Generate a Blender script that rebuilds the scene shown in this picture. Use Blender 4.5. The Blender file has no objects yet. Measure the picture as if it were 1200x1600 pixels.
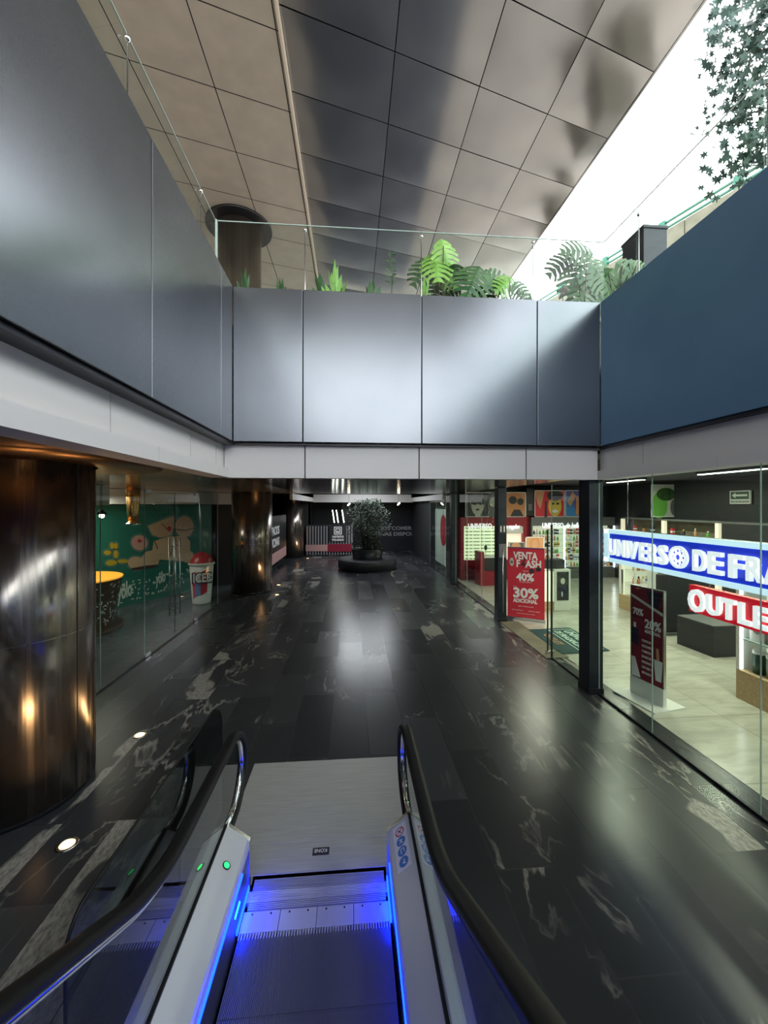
import bpy, bmesh, math, random
from math import sin, cos, pi, radians, atan2, sqrt
from mathutils import Vector, Matrix
random.seed(7)
S = bpy.context.scene
C = S.collection

# ------------------------------------------------------------------ camera
F = 620.0; YAW = radians(4.61); H = 2.74; VY = 790.0
cd = bpy.data.cameras.new('camera'); cam = bpy.data.objects.new('camera', cd); C.objects.link(cam)
cam.location = (0, 0, H); cam.rotation_euler = (pi/2, 0, -YAW)
cd.sensor_fit = 'VERTICAL'; cd.sensor_height = 32; cd.lens = F*32/1600
cd.shift_y = -(800-VY)/1600; cd.clip_start = 0.05; cd.clip_end = 300
S.camera = cam

# ------------------------------------------------------------------ sky and exposure
w = bpy.data.worlds.new('sky'); S.world = w; w.use_nodes = True
bg = w.node_tree.nodes['Background']
bg.inputs[0].default_value = (0.93, 0.97, 1.0, 1); bg.inputs[1].default_value = 6.5
vs = S.view_settings
S.display_settings.display_device = 'sRGB'
vs.view_transform = 'Standard'; vs.look = 'None'; vs.gamma = 1; vs.use_curve_mapping = False
vs.exposure = 0.0
S.cycles.use_denoising = True
S.cycles.max_bounces = 10; S.cycles.transparent_max_bounces = 24; S.cycles.glossy_bounces = 5
S.cycles.sample_clamp_indirect = 6

# ------------------------------------------------------------------ pixel helpers used to read positions off known planes
def ray(u, v):
    a = u-600
    return Vector((F*sin(YAW)+a*cos(YAW), F*cos(YAW)-a*sin(YAW), VY-v))
def on_x(u, v, x):
    r = ray(u, v); k = x/r.x; return Vector((x, r.y*k, H+r.z*k))
def on_y(u, v, y):
    r = ray(u, v); k = y/r.y; return Vector((r.x*k, y, H+r.z*k))
def on_z(u, v, z=0):
    r = ray(u, v); k = (z-H)/r.z; return Vector((r.x*k, r.y*k, z))
X = lambda u, y: on_y(u, 700, y).x
Z = lambda u, v, y: on_y(u, v, y).z
Yx = lambda u, x: on_x(u, 700, x).y

# ------------------------------------------------------------------ materials
def mat(name, col=(.5,.5,.5), rough=.5, metal=0, emit=None, es=0, spec=.5, coat=0, aniso=0):
    m = bpy.data.materials.new(name); m.use_nodes = True
    p = m.node_tree.nodes['Principled BSDF']
    p.inputs['Base Color'].default_value = (*col, 1); p.inputs['Roughness'].default_value = rough
    p.inputs['Metallic'].default_value = metal; p.inputs['Specular IOR Level'].default_value = spec
    p.inputs['Coat Weight'].default_value = coat
    p.inputs['Anisotropic'].default_value = aniso
    if emit: p.inputs['Emission Color'].default_value = (*emit, 1); p.inputs['Emission Strength'].default_value = es
    return m
def N(m, typ, **kw):
    n = m.node_tree.nodes.new(typ)
    for k, v in kw.items():
        if k.startswith('i_'):
            key = k[2:].replace('_', ' '); n.inputs[int(key) if key.isdigit() else key].default_value = v
        else: setattr(n, k, v)
    return n
def L(m, a, ao, b, bi): m.node_tree.links.new(a.outputs[ao], b.inputs[bi])
def noisy(m, c1, c2, scale=4, detail=6, stretch=(1,1,1), bump=0, rough=None, lo=.35, hi=.65):
    p = m.node_tree.nodes['Principled BSDF']
    tc = N(m, 'ShaderNodeTexCoord'); mp = N(m, 'ShaderNodeMapping'); mp.inputs['Scale'].default_value = stretch
    no = N(m, 'ShaderNodeTexNoise', i_Scale=scale, i_Detail=detail)
    L(m, tc, 'Object', mp, 0); L(m, mp, 0, no, 'Vector')
    cr = N(m, 'ShaderNodeValToRGB'); e = cr.color_ramp.elements
    e[0].position = lo; e[1].position = hi; e[0].color = (*c1, 1); e[1].color = (*c2, 1)
    L(m, no, 'Fac', cr, 0); L(m, cr, 0, p, 'Base Color')
    if rough:
        mr = N(m, 'ShaderNodeMapRange'); mr.inputs['To Min'].default_value = rough[0]; mr.inputs['To Max'].default_value = rough[1]
        L(m, no, 'Fac', mr, 0); L(m, mr, 0, p, 'Roughness')
    if bump:
        b = N(m, 'ShaderNodeBump', i_Strength=bump, i_Distance=.01); L(m, no, 'Fac', b, 'Height'); L(m, b, 0, p, 'Normal')
    return m
def glass(name, tint=(.93,.97,.95), ior=1.5, gain=1.0, rough=0.0):
    m = bpy.data.materials.new(name); m.use_nodes = True; nt = m.node_tree; nt.nodes.clear()
    out = N(m, 'ShaderNodeOutputMaterial'); mx = N(m, 'ShaderNodeMixShader')
    tr = N(m, 'ShaderNodeBsdfTransparent'); tr.inputs[0].default_value = (*tint, 1)
    gl = N(m, 'ShaderNodeBsdfGlossy'); gl.inputs['Roughness'].default_value = rough
    fr = N(m, 'ShaderNodeFresnel', i_IOR=ior); mu = N(m, 'ShaderNodeMath', operation='MULTIPLY', use_clamp=True); mu.inputs[1].default_value = gain
    geo = N(m, 'ShaderNodeNewGeometry'); fb = N(m, 'ShaderNodeMath', operation='SUBTRACT'); fb.inputs[0].default_value = 1
    m2 = N(m, 'ShaderNodeMath', operation='MULTIPLY')
    L(m, fr, 0, mu, 0); L(m, geo, 'Backfacing', fb, 1); L(m, mu, 0, m2, 0); L(m, fb, 0, m2, 1)
    L(m, m2, 0, mx, 0); L(m, tr, 0, mx, 1); L(m, gl, 0, mx, 2); L(m, mx, 0, out, 0)
    return m

M = {}
# dark veined stone planks, running bond along the corridor
def stone():
    m = mat('dark_stone', (.02,.02,.022), .25, spec=.5)
    p = m.node_tree.nodes['Principled BSDF']
    tc = N(m, 'ShaderNodeTexCoord'); sx = N(m, 'ShaderNodeSeparateXYZ'); L(m, tc, 'Object', sx, 0)
    cx = N(m, 'ShaderNodeCombineXYZ')
    ax = N(m, 'ShaderNodeMath', operation='ADD'); ax.inputs[1].default_value = 100*.445-1.97
    ay = N(m, 'ShaderNodeMath', operation='ADD'); ay.inputs[1].default_value = 40*1.45-5.08
    L(m, sx, 'X', ax, 0); L(m, sx, 'Y', ay, 0); L(m, ay, 0, cx, 0); L(m, ax, 0, cx, 1)
    br = N(m, 'ShaderNodeTexBrick', offset=.5, squash=1)
    for k, v in (('Color1',(0,0,0,1)),('Color2',(1,1,1,1)),('Mortar',(0,0,0,1)),('Scale',1),('Mortar Size',.004),('Mortar Smooth',0),('Bias',0),('Brick Width',1.45),('Row Height',.445)):
        br.inputs[k].default_value = v
    L(m, cx, 0, br, 'Vector')
    rid = N(m, 'ShaderNodeSeparateColor'); L(m, br, 'Color', rid, 0)          # per plank random
    sd = N(m, 'ShaderNodeMath', operation='MULTIPLY'); sd.inputs[1].default_value = 37; L(m, rid, 0, sd, 0)
    def vein(scale, sy, rot, width, dist):
        mp = N(m, 'ShaderNodeMapping'); mp.inputs['Rotation'].default_value = (0,0,rot); mp.inputs['Scale'].default_value = (scale, scale*sy, 1)
        L(m, tc, 'Object', mp, 0)
        no = N(m, 'ShaderNodeTexNoise', noise_dimensions='4D', i_Scale=1, i_Detail=5, i_Roughness=.6, i_Distortion=dist)
        L(m, mp, 0, no, 'Vector'); L(m, sd, 0, no, 'W')
        s = N(m, 'ShaderNodeMath', operation='SUBTRACT'); s.inputs[1].default_value = .5; L(m, no, 'Fac', s, 0)
        a = N(m, 'ShaderNodeMath', operation='ABSOLUTE'); L(m, s, 0, a, 0)
        r = N(m, 'ShaderNodeMapRange', i_1=0, i_2=width, i_3=1, i_4=0); L(m, a, 0, r, 0)
        return r
    v1 = vein(1.3, .35, .5, .016, 1.0)
    # wide pale patches that fill parts of some planks
    mp = N(m, 'ShaderNodeMapping'); mp.inputs['Rotation'].default_value = (0,0,.35); mp.inputs['Scale'].default_value = (1.5, .75, 1)
    L(m, tc, 'Object', mp, 0)
    pn = N(m, 'ShaderNodeTexNoise', noise_dimensions='4D', i_Scale=1, i_Detail=3, i_Roughness=.5, i_Distortion=.6); L(m, mp, 0, pn, 'Vector'); L(m, sd, 0, pn, 'W')
    # bands along the corridor richer in veins
    def band(c, wd, gain):
        s = N(m, 'ShaderNodeMath', operation='SUBTRACT'); s.inputs[1].default_value = c; L(m, sx, 'X', s, 0)
        a = N(m, 'ShaderNodeMath', operation='ABSOLUTE'); L(m, s, 0, a, 0)
        r = N(m, 'ShaderNodeMapRange', i_1=0, i_2=wd, i_3=gain, i_4=0); L(m, a, 0, r, 0); return r
    b1 = band(-2.05, .95, .17); b2 = band(1.85, 1.0, .10); b3 = band(3.5, .5, .16)
    s1 = N(m, 'ShaderNodeMath', operation='MAXIMUM'); L(m, b1, 0, s1, 0); L(m, b2, 0, s1, 1)
    s2 = N(m, 'ShaderNodeMath', operation='MAXIMUM'); L(m, s1, 0, s2, 0); L(m, b3, 0, s2, 1)
    ad = N(m, 'ShaderNodeMath', operation='ADD'); L(m, pn, 'Fac', ad, 0); L(m, s2, 0, ad, 1)
    r2 = N(m, 'ShaderNodeMath', operation='MULTIPLY'); r2.inputs[1].default_value = 7.31; L(m, rid, 0, r2, 0)
    r3 = N(m, 'ShaderNodeMath', operation='FRACT'); L(m, r2, 0, r3, 0)
    r4 = N(m, 'ShaderNodeMath', operation='MULTIPLY_ADD'); r4.inputs[1].default_value = .30; r4.inputs[2].default_value = -.22; L(m, r3, 0, r4, 0)
    a2 = N(m, 'ShaderNodeMath', operation='ADD'); L(m, ad, 0, a2, 0); L(m, r4, 0, a2, 1)
    pr = N(m, 'ShaderNodeMapRange', i_1=.70, i_2=.72, i_3=0, i_4=1); L(m, a2, 0, pr, 0)
    # grain inside the pale patches
    mg = N(m, 'ShaderNodeMapping'); mg.inputs['Rotation'].default_value = (0,0,.5); mg.inputs['Scale'].default_value = (38, 16, 1); L(m, tc, 'Object', mg, 0)
    gn = N(m, 'ShaderNodeTexNoise', i_Scale=1, i_Detail=4, i_Roughness=.7); L(m, mg, 0, gn, 'Vector')
    gr = N(m, 'ShaderNodeMapRange', i_1=.35, i_2=.62, i_3=.15, i_4=.62); L(m, gn, 'Fac', gr, 0)
    pg = N(m, 'ShaderNodeMath', operation='MULTIPLY'); L(m, pr, 0, pg, 0); L(m, gr, 0, pg, 1)
    vb = N(m, 'ShaderNodeMath', operation='MULTIPLY'); vb.inputs[1].default_value = .0
    # thin veins gated by noise
    ng = N(m, 'ShaderNodeTexNoise', i_Scale=1.1, i_Detail=2); L(m, tc, 'Object', ng, 'Vector')
    ga = N(m, 'ShaderNodeMath', operation='ADD'); L(m, ng, 'Fac', ga, 0); L(m, s2, 0, ga, 1)
    gg = N(m, 'ShaderNodeMapRange', i_1=.55, i_2=.68, i_3=0, i_4=.42); L(m, ga, 0, gg, 0)
    vv = N(m, 'ShaderNodeMath', operation='MULTIPLY'); L(m, v1, 0, vv, 0); L(m, gg, 0, vv, 1)
    mxx = N(m, 'ShaderNodeMath', operation='MAXIMUM'); L(m, pg, 0, mxx, 0); L(m, vv, 0, mxx, 1)
    base = N(m, 'ShaderNodeMix', data_type='RGBA'); L(m, rid, 0, base, 0)
    base.inputs[6].default_value = (.018,.020,.024,1); base.inputs[7].default_value = (.050,.054,.060,1)
    c1 = N(m, 'ShaderNodeMix', data_type='RGBA'); L(m, mxx, 0, c1, 0); L(m, base, 2, c1, 6); c1.inputs[7].default_value = (.62,.58,.52,1)
    c2 = N(m, 'ShaderNodeMix', data_type='RGBA'); L(m, br, 'Fac', c2, 0); L(m, c1, 2, c2, 6); c2.inputs[7].default_value = (.05,.05,.05,1)
    L(m, c2, 2, p, 'Base Color')
    rn = N(m, 'ShaderNodeTexNoise', i_Scale=2.5, i_Detail=1); L(m, tc, 'Object', rn, 'Vector')
    rr = N(m, 'ShaderNodeMapRange', i_1=.3, i_2=.7, i_3=.235, i_4=.245); L(m, rn, 'Fac', rr, 0); rp = N(m, 'ShaderNodeMath', operation='MULTIPLY_ADD'); rp.inputs[1].default_value = .09; L(m, r3, 0, rp, 0); L(m, rr, 0, rp, 2); L(m, rp, 0, p, 'Roughness')
    bp = N(m, 'ShaderNodeBump', i_Strength=.1, i_Distance=.002, invert=True); L(m, br, 'Fac', bp, 'Height'); L(m, bp, 0, p, 'Normal')
    return m
M['stone'] = stone()
def tiles(name, c1, c2, mort, bw, bh, rough, off=0.0, vein=True):
    m = mat(name, c1, rough); p = m.node_tree.nodes['Principled BSDF']
    tc = N(m, 'ShaderNodeTexCoord'); br = N(m, 'ShaderNodeTexBrick', offset=off)
    for k, v in (('Color1',(*c1,1)),('Color2',(*c2,1)),('Mortar',(*mort,1)),('Scale',1),('Mortar Size',.004),('Mortar Smooth',0),('Bias',0),('Brick Width',bw),('Row Height',bh)): br.inputs[k].default_value = v
    L(m, tc, 'Object', br, 'Vector')
    if vein:
        mp = N(m, 'ShaderNodeMapping'); mp.inputs['Scale'].default_value = (1.2, 5, 1); mp.inputs['Rotation'].default_value = (0,0,-.3); L(m, tc, 'Object', mp, 0)
        no = N(m, 'ShaderNodeTexNoise', i_Scale=1.6, i_Detail=6, i_Distortion=1.0); L(m, mp, 0, no, 'Vector')
        r = N(m, 'ShaderNodeMapRange', i_1=.4, i_2=.7, i_3=1, i_4=.78); L(m, no, 'Fac', r, 0)
        mx = N(m, 'ShaderNodeMix', data_type='RGBA', blend_type='MULTIPLY'); mx.inputs[0].default_value = 1
        L(m, br, 'Color', mx, 6); L(m, r, 0, mx, 7); L(m, mx, 2, p, 'Base Color')
    else: L(m, br, 'Color', p, 'Base Color')
    return m
M['shop_tile'] = tiles('pale_shop_tile', (.50,.49,.42), (.56,.55,.48), (.25,.25,.22), 1.2, 1.2, .22)
M['left_tile'] = tiles('slate_blue_tile', (.08,.095,.11), (.10,.115,.13), (.03,.03,.03), .9, .9, .22)
M['panel'] = noisy(mat('satin_grey_cladding', (.2,.21,.22), .26, .95), (.135,.145,.16), (.16,.17,.185), scale=.9, detail=2, rough=(.22,.27))
M['panel_blue_cast'] = noisy(mat('grey_cladding_blue_cast', (.05,.1,.17), .42, .25), (.10,.20,.33), (.12,.235,.37), scale=1.0, detail=3, rough=(.38,.46))  # bluish cast of the surroundings put into the grey cladding's colour
M['gap'] = mat('joint_shadow_gap', (.01,.01,.01), .8)
M['fascia'] = mat('light_grey_fascia', (.62,.60,.585), .42)
M['dark_ceiling'] = mat('polished_dark_ceiling', (.20,.19,.18), .13, 1)
M['ceiling_warm_cast'] = mat('polished_ceiling_warm_cast', (.42,.34,.26), .2, .65)  # warm glow of the floor lamps put into the neutral metal's colour
M['canopy_dark'] = noisy(mat('brushed_metal_canopy', (.4,.4,.42), .2, 1), (.30,.31,.345), (.36,.37,.40), scale=.8, detail=2, rough=(.13,.20))
M['canopy_beige'] = noisy(mat('beige_composite_panel', (.42,.38,.34), .45), (.40,.36,.32), (.45,.41,.365), scale=2, detail=4, bump=.05)
M['beige_trim'] = mat('cream_trim', (.62,.55,.47), .5)
M['black'] = mat('black_paint', (.012,.013,.017), .35)
M['black_matte'] = mat('matte_black', (.012,.013,.015), .7)
M['post'] = noisy(mat('black_post_metal', (.02,.025,.035), .35, .5), (.018,.023,.035), (.03,.037,.05), scale=5, rough=(.3,.45))
M['rubber'] = mat('black_rubber', (.007,.007,.008), .45, spec=.3)
M['steel'] = mat('stainless_steel', (.62,.63,.65), .25, 1)
M['chrome'] = mat('chrome', (.8,.8,.82), .08, 1)
M['column'] = mat('polished_column_metal', (.24,.215,.195), .22, .9, aniso=.0)
def column_mat():
    m = M['column']; p = m.node_tree.nodes['Principled BSDF']
    tc = N(m, 'ShaderNodeTexCoord'); mp = N(m, 'ShaderNodeMapping'); mp.inputs['Scale'].default_value = (6, 6, .4); L(m, tc, 'Object', mp, 0)
    no = N(m, 'ShaderNodeTexNoise', i_Scale=1, i_Detail=2); L(m, mp, 0, no, 'Vector')
    mp.inputs['Scale'].default_value = (14, 14, .25)
    cr = N(m, 'ShaderNodeMapRange', i_1=.35, i_2=.65, i_3=.14, i_4=.34); L(m, no, 'Fac', cr, 0); L(m, cr, 0, p, 'Roughness')
    b = N(m, 'ShaderNodeBump', i_Strength=.10, i_Distance=.02); L(m, no, 'Fac', b, 'Height'); L(m, b, 0, p, 'Normal')
column_mat()
M['column_up'] = noisy(mat('bronze_column_metal', (.26,.21,.18), .3, .9), (.22,.18,.155), (.30,.25,.21), scale=1, stretch=(8,8,.3), rough=(.25,.4))
M['deck'] = mat('white_grey_deck', (.62,.64,.65), .32, .25)
def brushed(name, col, rough, sx=2, sy=90, metal=1):
    m = mat(name, col, rough, metal)
    c = [x*.82 for x in col]; noisy(m, c, col, scale=1, detail=6, stretch=(sx, sy, 1), rough=(rough*.8, rough*1.25), lo=.3, hi=.7); return m
M['plate'] = brushed('brushed_floor_plate', (.66,.66,.66), .36, 3, 60, .45)
M['comb'] = mat('comb_aluminium', (.6,.61,.62), .35, .3)
M['tread'] = mat('grooved_step_metal', (.20,.21,.23), .4, .4)
M['skirt'] = mat('skirt_steel', (.12,.12,.13), .35, .8)
M['blue_led'] = mat('blue_led', (0,.05,.6), .4, emit=(.002,.02,1.0), es=16)
M['cyan_led'] = mat('cyan_led', (0,.5,.5), .4, emit=(.02,.8,.8), es=3)
M['green_led'] = mat('green_led', (0,.5,.1), .4, emit=(.02,.9,.15), es=2.5)
M['glass'] = glass('clear_glass', (.93,.97,.95), 1.45, .55)
M['glass_front'] = glass('storefront_glass', (.90,.95,.92), 1.5, 1.0)
M['glass_esc'] = glass('balustrade_glass', (.80,.86,.86), 1.7, 1.6)
M['glass_dark'] = glass('smoked_guard_glass', (.52,.56,.56), 1.5, 1.2)
M['glass_edge'] = mat('glass_edge', (.38,.48,.44), .2)
M['white'] = mat('white_laminate', (.75,.76,.73), .4)
M['white_wall'] = mat('white_plaster', (.72,.73,.70), .7)
M['wood'] = noisy(mat('oak_wood', (.5,.36,.2), .5), (.42,.29,.16), (.56,.41,.24), scale=3, stretch=(1,12,12))
M['red'] = mat('red_laminate', (.30,.008,.022), .4)
M['red_bright'] = mat('bright_red_print', (.62,.03,.055), .45)
M['maroon'] = mat('maroon_print', (.20,.012,.03), .4)
M['paper'] = mat('white_print', (.85,.85,.85), .5)
M['grey'] = mat('grey_laminate', (.14,.145,.15), .5)
M['charcoal'] = mat('charcoal_laminate', (.022,.024,.030), .5)
M['led_white'] = mat('white_led', (1,1,1), .4, emit=(.95,.98,1), es=6)
M['led_letter'] = mat('letter_led', (1,1,1), .4, emit=(.93,.96,1), es=.85)
M['led_frame'] = mat('frame_led', (.8,.95,1), .4, emit=(.62,.86,1), es=.9)
M['rack_lit'] = mat('lit_rack_panel', (.9,.95,.75), .4, emit=(.82,1,.62), es=.95)
M['shelf_lit'] = mat('lit_shelf_back', (.9,.92,.8), .5, emit=(.9,.95,.72), es=.42)
M['warm_lit'] = mat('warm_shelf_back', (.9,.8,.65), .5, emit=(1,.86,.66), es=.6)
M['sign_blue'] = mat('sign_blue', (.01,.03,.5), .35, emit=(.01,.035,.55), es=.55)
M['sign_red'] = mat('sign_red', (.6,.01,.02), .35, emit=(.75,.01,.03), es=.45)
M['cloth_green'] = mat('dark_teal_mat', (.02,.06,.07), .9)
M['mural'] = mat('green_mural_paint', (.015,.19,.145), .5)
M['mural_dark'] = mat('dark_green_paint', (.008,.06,.05), .5)
M['peach'] = mat('peach_paint', (.72,.50,.33), .5)
M['pink'] = mat('pink_paint', (.66,.40,.34), .5)
M['yellow'] = mat('yellow_paint', (.62,.48,.03), .5)
M['line'] = mat('brown_outline_paint', (.06,.03,.02), .5)
M['halo'] = mat('teal_outline_paint', (.10,.28,.28), .5)
M['mint'] = mat('pale_mint_paint', (.72,.86,.80), .5)
M['orange_lit'] = mat('orange_lit_rim', (.9,.4,.05), .5, emit=(1,.42,.04), es=.75)
M['brown'] = mat('brown_tub', (.10,.055,.03), .5)
M['copper'] = mat('copper_post', (.8,.42,.14), .25, 1)
M['leaf'] = noisy(mat('green_leaf', (.04,.11,.03), .5), (.02,.07,.022), (.06,.14,.04), scale=6)
M['leaf_light'] = noisy(mat('light_green_leaf', (.2,.38,.06), .45), (.14,.30,.04), (.26,.46,.09), scale=6)
M['leaf_dark'] = noisy(mat('dark_green_leaf', (.015,.035,.015), .6), (.03,.055,.035), (.07,.10,.065), scale=5)
M['leaf_tree'] = noisy(mat('tree_leaf', (.03,.07,.06), .6), (.025,.06,.05), (.05,.11,.085), scale=4)
M['stem'] = mat('brown_stem', (.09,.07,.04), .7)
M['bark'] = noisy(mat('grey_bark', (.12,.10,.08), .8), (.07,.06,.05), (.17,.14,.12), scale=8, bump=.4)
M['dry'] = mat('dry_brown_plant', (.16,.12,.10), .8)
M['concrete'] = noisy(mat('pale_concrete', (.2,.18,.13), .8), (.15,.135,.095), (.21,.19,.14), scale=2.5, detail=8, bump=.1)
M['paving'] = noisy(mat('street_paving', (.55,.48,.38), .8), (.50,.43,.33), (.62,.54,.43), scale=3)
M['green_rail'] = mat('green_painted_rail', (.015,.14,.085), .45)
M['soil'] = mat('dark_soil', (.03,.022,.015), .9)
M['lamp_glow'] = mat('warm_lamp_glow', (1,.7,.35), .4, emit=(1,.55,.16), es=9)
M['lamp_white'] = mat('warm_bulb_glow', (1,.85,.6), .4, emit=(1,.85,.6), es=14)
M['tube'] = mat('ceiling_lamp_glow', (1,1,1), .4, emit=(.93,1,.86), es=7)
M['slat_grey'] = mat('grey_slat', (.22,.22,.24), .5)
M['pink_board'] = mat('dusty_pink_board', (.45,.26,.25), .6)
M['navy'] = mat('navy_print', (.01,.015,.05), .5)
M['sky_print'] = mat('blue_print', (.06,.22,.55), .5)
M['skin1'] = mat('tan_print', (.62,.33,.18), .5); M['skin2'] = mat('pale_print', (.58,.60,.54), .5)
M['dark_print'] = mat('dark_print', (.03,.03,.035), .5)
M['orange_print'] = mat('orange_print', (.6,.26,.10), .5)
M['yellow_print'] = mat('gold_print', (.72,.50,.10), .5)
M['violet_print'] = mat('violet_print', (.13,.10,.38), .5)
M['green_print'] = mat('green_print', (.10,.34,.05), .5, emit=(.25,.5,.1), es=.12)
M['ice'] = mat('red_slush', (.55,.03,.05), .35, spec=.7)
M['cyan_slush'] = mat('teal_slush', (.08,.22,.24), .35)

# ------------------------------------------------------------------ mesh builders
class B:
    def __init__(s): s.bm = bmesh.new()
    def quad(s, pts, m=0):
        f = s.bm.faces.new([s.bm.verts.new(p) for p in pts]); f.material_index = m; return f
    poly = quad
    def box(s, x0, x1, y0, y1, z0, z1, m=0, bev=0):
        n0 = len(s.bm.verts)
        v = [s.bm.verts.new((x, y, z)) for z in (z0, z1) for x, y in ((x0,y0),(x1,y0),(x1,y1),(x0,y1))]
        fs = [s.bm.faces.new([v[i] for i in q]) for q in ((3,2,1,0),(4,5,6,7),(0,1,5,4),(1,2,6,5),(2,3,7,6),(3,0,4,7))]
        for f in fs: f.material_index = m
        if bev:
            es = list({e for f in fs for e in f.edges})
            r = bmesh.ops.bevel(s.bm, geom=es, offset=bev, segments=2, affect='EDGES', profile=.5)
            for f in r['faces']: f.material_index = m
        return s
    def obox(s, c, d, hw, ht, z0, z1, m=0):
        """box whose plan is centred on c, half length hw along direction d, half thickness ht"""
        d = Vector((d[0], d[1])).normalized(); n = Vector((-d.y, d.x)); c = Vector((c[0], c[1]))
        pl = [c-d*hw-n*ht, c+d*hw-n*ht, c+d*hw+n*ht, c-d*hw+n*ht]
        return s.prism([(p.x, p.y) for p in pl], z0, z1, m)
    def prism(s, pl, z0, z1, m=0):
        n = len(pl); a = [s.bm.verts.new((x, y, z0)) for x, y in pl]; b = [s.bm.verts.new((x, y, z1)) for x, y in pl]
        fs = [s.bm.faces.new(a[::-1]), s.bm.faces.new(b)] + [s.bm.faces.new((a[i], a[(i+1)%n], b[(i+1)%n], b[i])) for i in range(n)]
        for f in fs: f.material_index = m
        return s
    def slab(s, pts, off, m=0):
        """polygon in 3D extruded by the vector off"""
        off = Vector(off); a = [s.bm.verts.new(p) for p in pts]; b = [s.bm.verts.new(Vector(p)+off) for p in pts]; n = len(a)
        fs = [s.bm.faces.new(a[::-1]), s.bm.faces.new(b)] + [s.bm.faces.new((a[i], a[(i+1)%n], b[(i+1)%n], b[i])) for i in range(n)]
        for f in fs: f.material_index = m
        return s
    def lathe(s, prof, c=(0,0,0), seg=48, m=0, cap=True):
        rings = []
        for r, z in prof:
            rings.append([s.bm.verts.new((c[0]+r*cos(2*pi*i/seg), c[1]+r*sin(2*pi*i/seg), c[2]+z)) for i in range(seg)])
        for a, b in zip(rings, rings[1:]):
            for i in range(seg):
                f = s.bm.faces.new((a[i], a[(i+1)%seg], b[(i+1)%seg], b[i])); f.material_index = m; f.smooth = True
        if cap:
            for rg, rev in ((rings[0], True), (rings[-1], False)):
                f = s.bm.faces.new(rg[::-1] if rev else rg); f.material_index = m
        return s
    def tube(s, pts, r, seg=8, m=0, r2=None):
        pts = [Vector(p) for p in pts]; rings = []
        for i, p in enumerate(pts):
            t = (pts[min(i+1, len(pts)-1)]-pts[max(i-1, 0)]).normalized()
            a = t.cross(Vector((0,0,1)));
            if a.length < 1e-3: a = t.cross(Vector((1,0,0)))
            a.normalize(); b = t.cross(a); k = r if r2 is None else r+(r2-r)*i/(len(pts)-1)
            rings.append([s.bm.verts.new(p+a*k*cos(2*pi*j/seg)+b*k*sin(2*pi*j/seg)) for j in range(seg)])
        for a, b in zip(rings, rings[1:]):
            for j in range(seg):
                f = s.bm.faces.new((a[j], a[(j+1)%seg], b[(j+1)%seg], b[j])); f.smooth = True; f.material_index = m
        f = s.bm.faces.new(rings[0][::-1]); f.material_index = m; f = s.bm.faces.new(rings[-1]); f.material_index = m
        return s
    def ball(s, c, r, m=0, sc=(1,1,1), u=12, v=8):
        mt = Matrix.Translation(c) @ Matrix.Diagonal((r*sc[0], r*sc[1], r*sc[2], 1))
        res = bmesh.ops.create_uvsphere(s.bm, u_segments=u, v_segments=v, radius=1, matrix=mt)
        for f in {f for vv in res['verts'] for f in vv.link_faces}: f.smooth = True; f.material_index = m
        return s
    def sweep(s, sec, path, m=0, closed=True, smooth=True):
        """sec: list of (x, n) offsets; path: list of (x, y, z, ny, nz) with the in-plane normal"""
        rings = [[s.bm.verts.new((x+a, y+b*ny, z+b*nz)) for a, b in sec] for x, y, z, ny, nz in path]
        k = len(sec)
        for a, b in zip(rings, rings[1:]):
            for j in range(k if closed else k-1):
                f = s.bm.faces.new((a[j], a[(j+1)%k], b[(j+1)%k], b[j])); f.smooth = smooth; f.material_index = m
        if closed: s.bm.faces.new(rings[0][::-1]).material_index = m; s.bm.faces.new(rings[-1]).material_index = m
        return s

WL = {}
def wl(o): return WL.get(o.name, Vector((0,0,0)))
def tag(o, label=None, cat=None, group=None, kind=None):
    if label: o['label'] = label
    if cat: o['category'] = cat
    if group: o['group'] = group
    if kind: o['kind'] = kind
    return o
def obj(name, b, m, parent=None, **kw):
    bm = b.bm if isinstance(b, B) else b
    bmesh.ops.recalc_face_normals(bm, faces=bm.faces)
    if parent is not None: org = wl(parent)
    else:
        xs = [v.co for v in bm.verts]
        org = Vector(((min(c.x for c in xs)+max(c.x for c in xs))/2, (min(c.y for c in xs)+max(c.y for c in xs))/2, min(c.z for c in xs)))
        if kw.pop('world', False): org = Vector((0,0,0))
    kw.pop('world', None)
    bmesh.ops.translate(bm, verts=bm.verts, vec=-org)
    me = bpy.data.meshes.new(name); bm.to_mesh(me); bm.free()
    for x in (m if isinstance(m, (list, tuple)) else [m]): me.materials.append(M[x])
    o = bpy.data.objects.new(name, me); C.objects.link(o)
    if parent is not None: o.parent = parent
    else: o.location = org
    WL[o.name] = Vector(org)
    tag(o, **kw); return o
def thing(name, loc, label, cat, group=None):
    o = bpy.data.objects.new(name, None); C.objects.link(o); o.location = loc; o.empty_display_size = .1
    WL[o.name] = Vector(loc); return tag(o, label, cat, group)
def struct(name, b, m, parent=None, world=True):
    o = obj(name, b, m, parent, world=world) if parent is None else obj(name, b, m, parent)
    if parent is None: o['kind'] = 'structure'
    return o
def copy_tree(o, parent=None):
    c = o.copy(); C.objects.link(c)
    if parent is not None: c.parent = parent
    for ch in list(o.children): copy_tree(ch, c)
    return c
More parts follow.
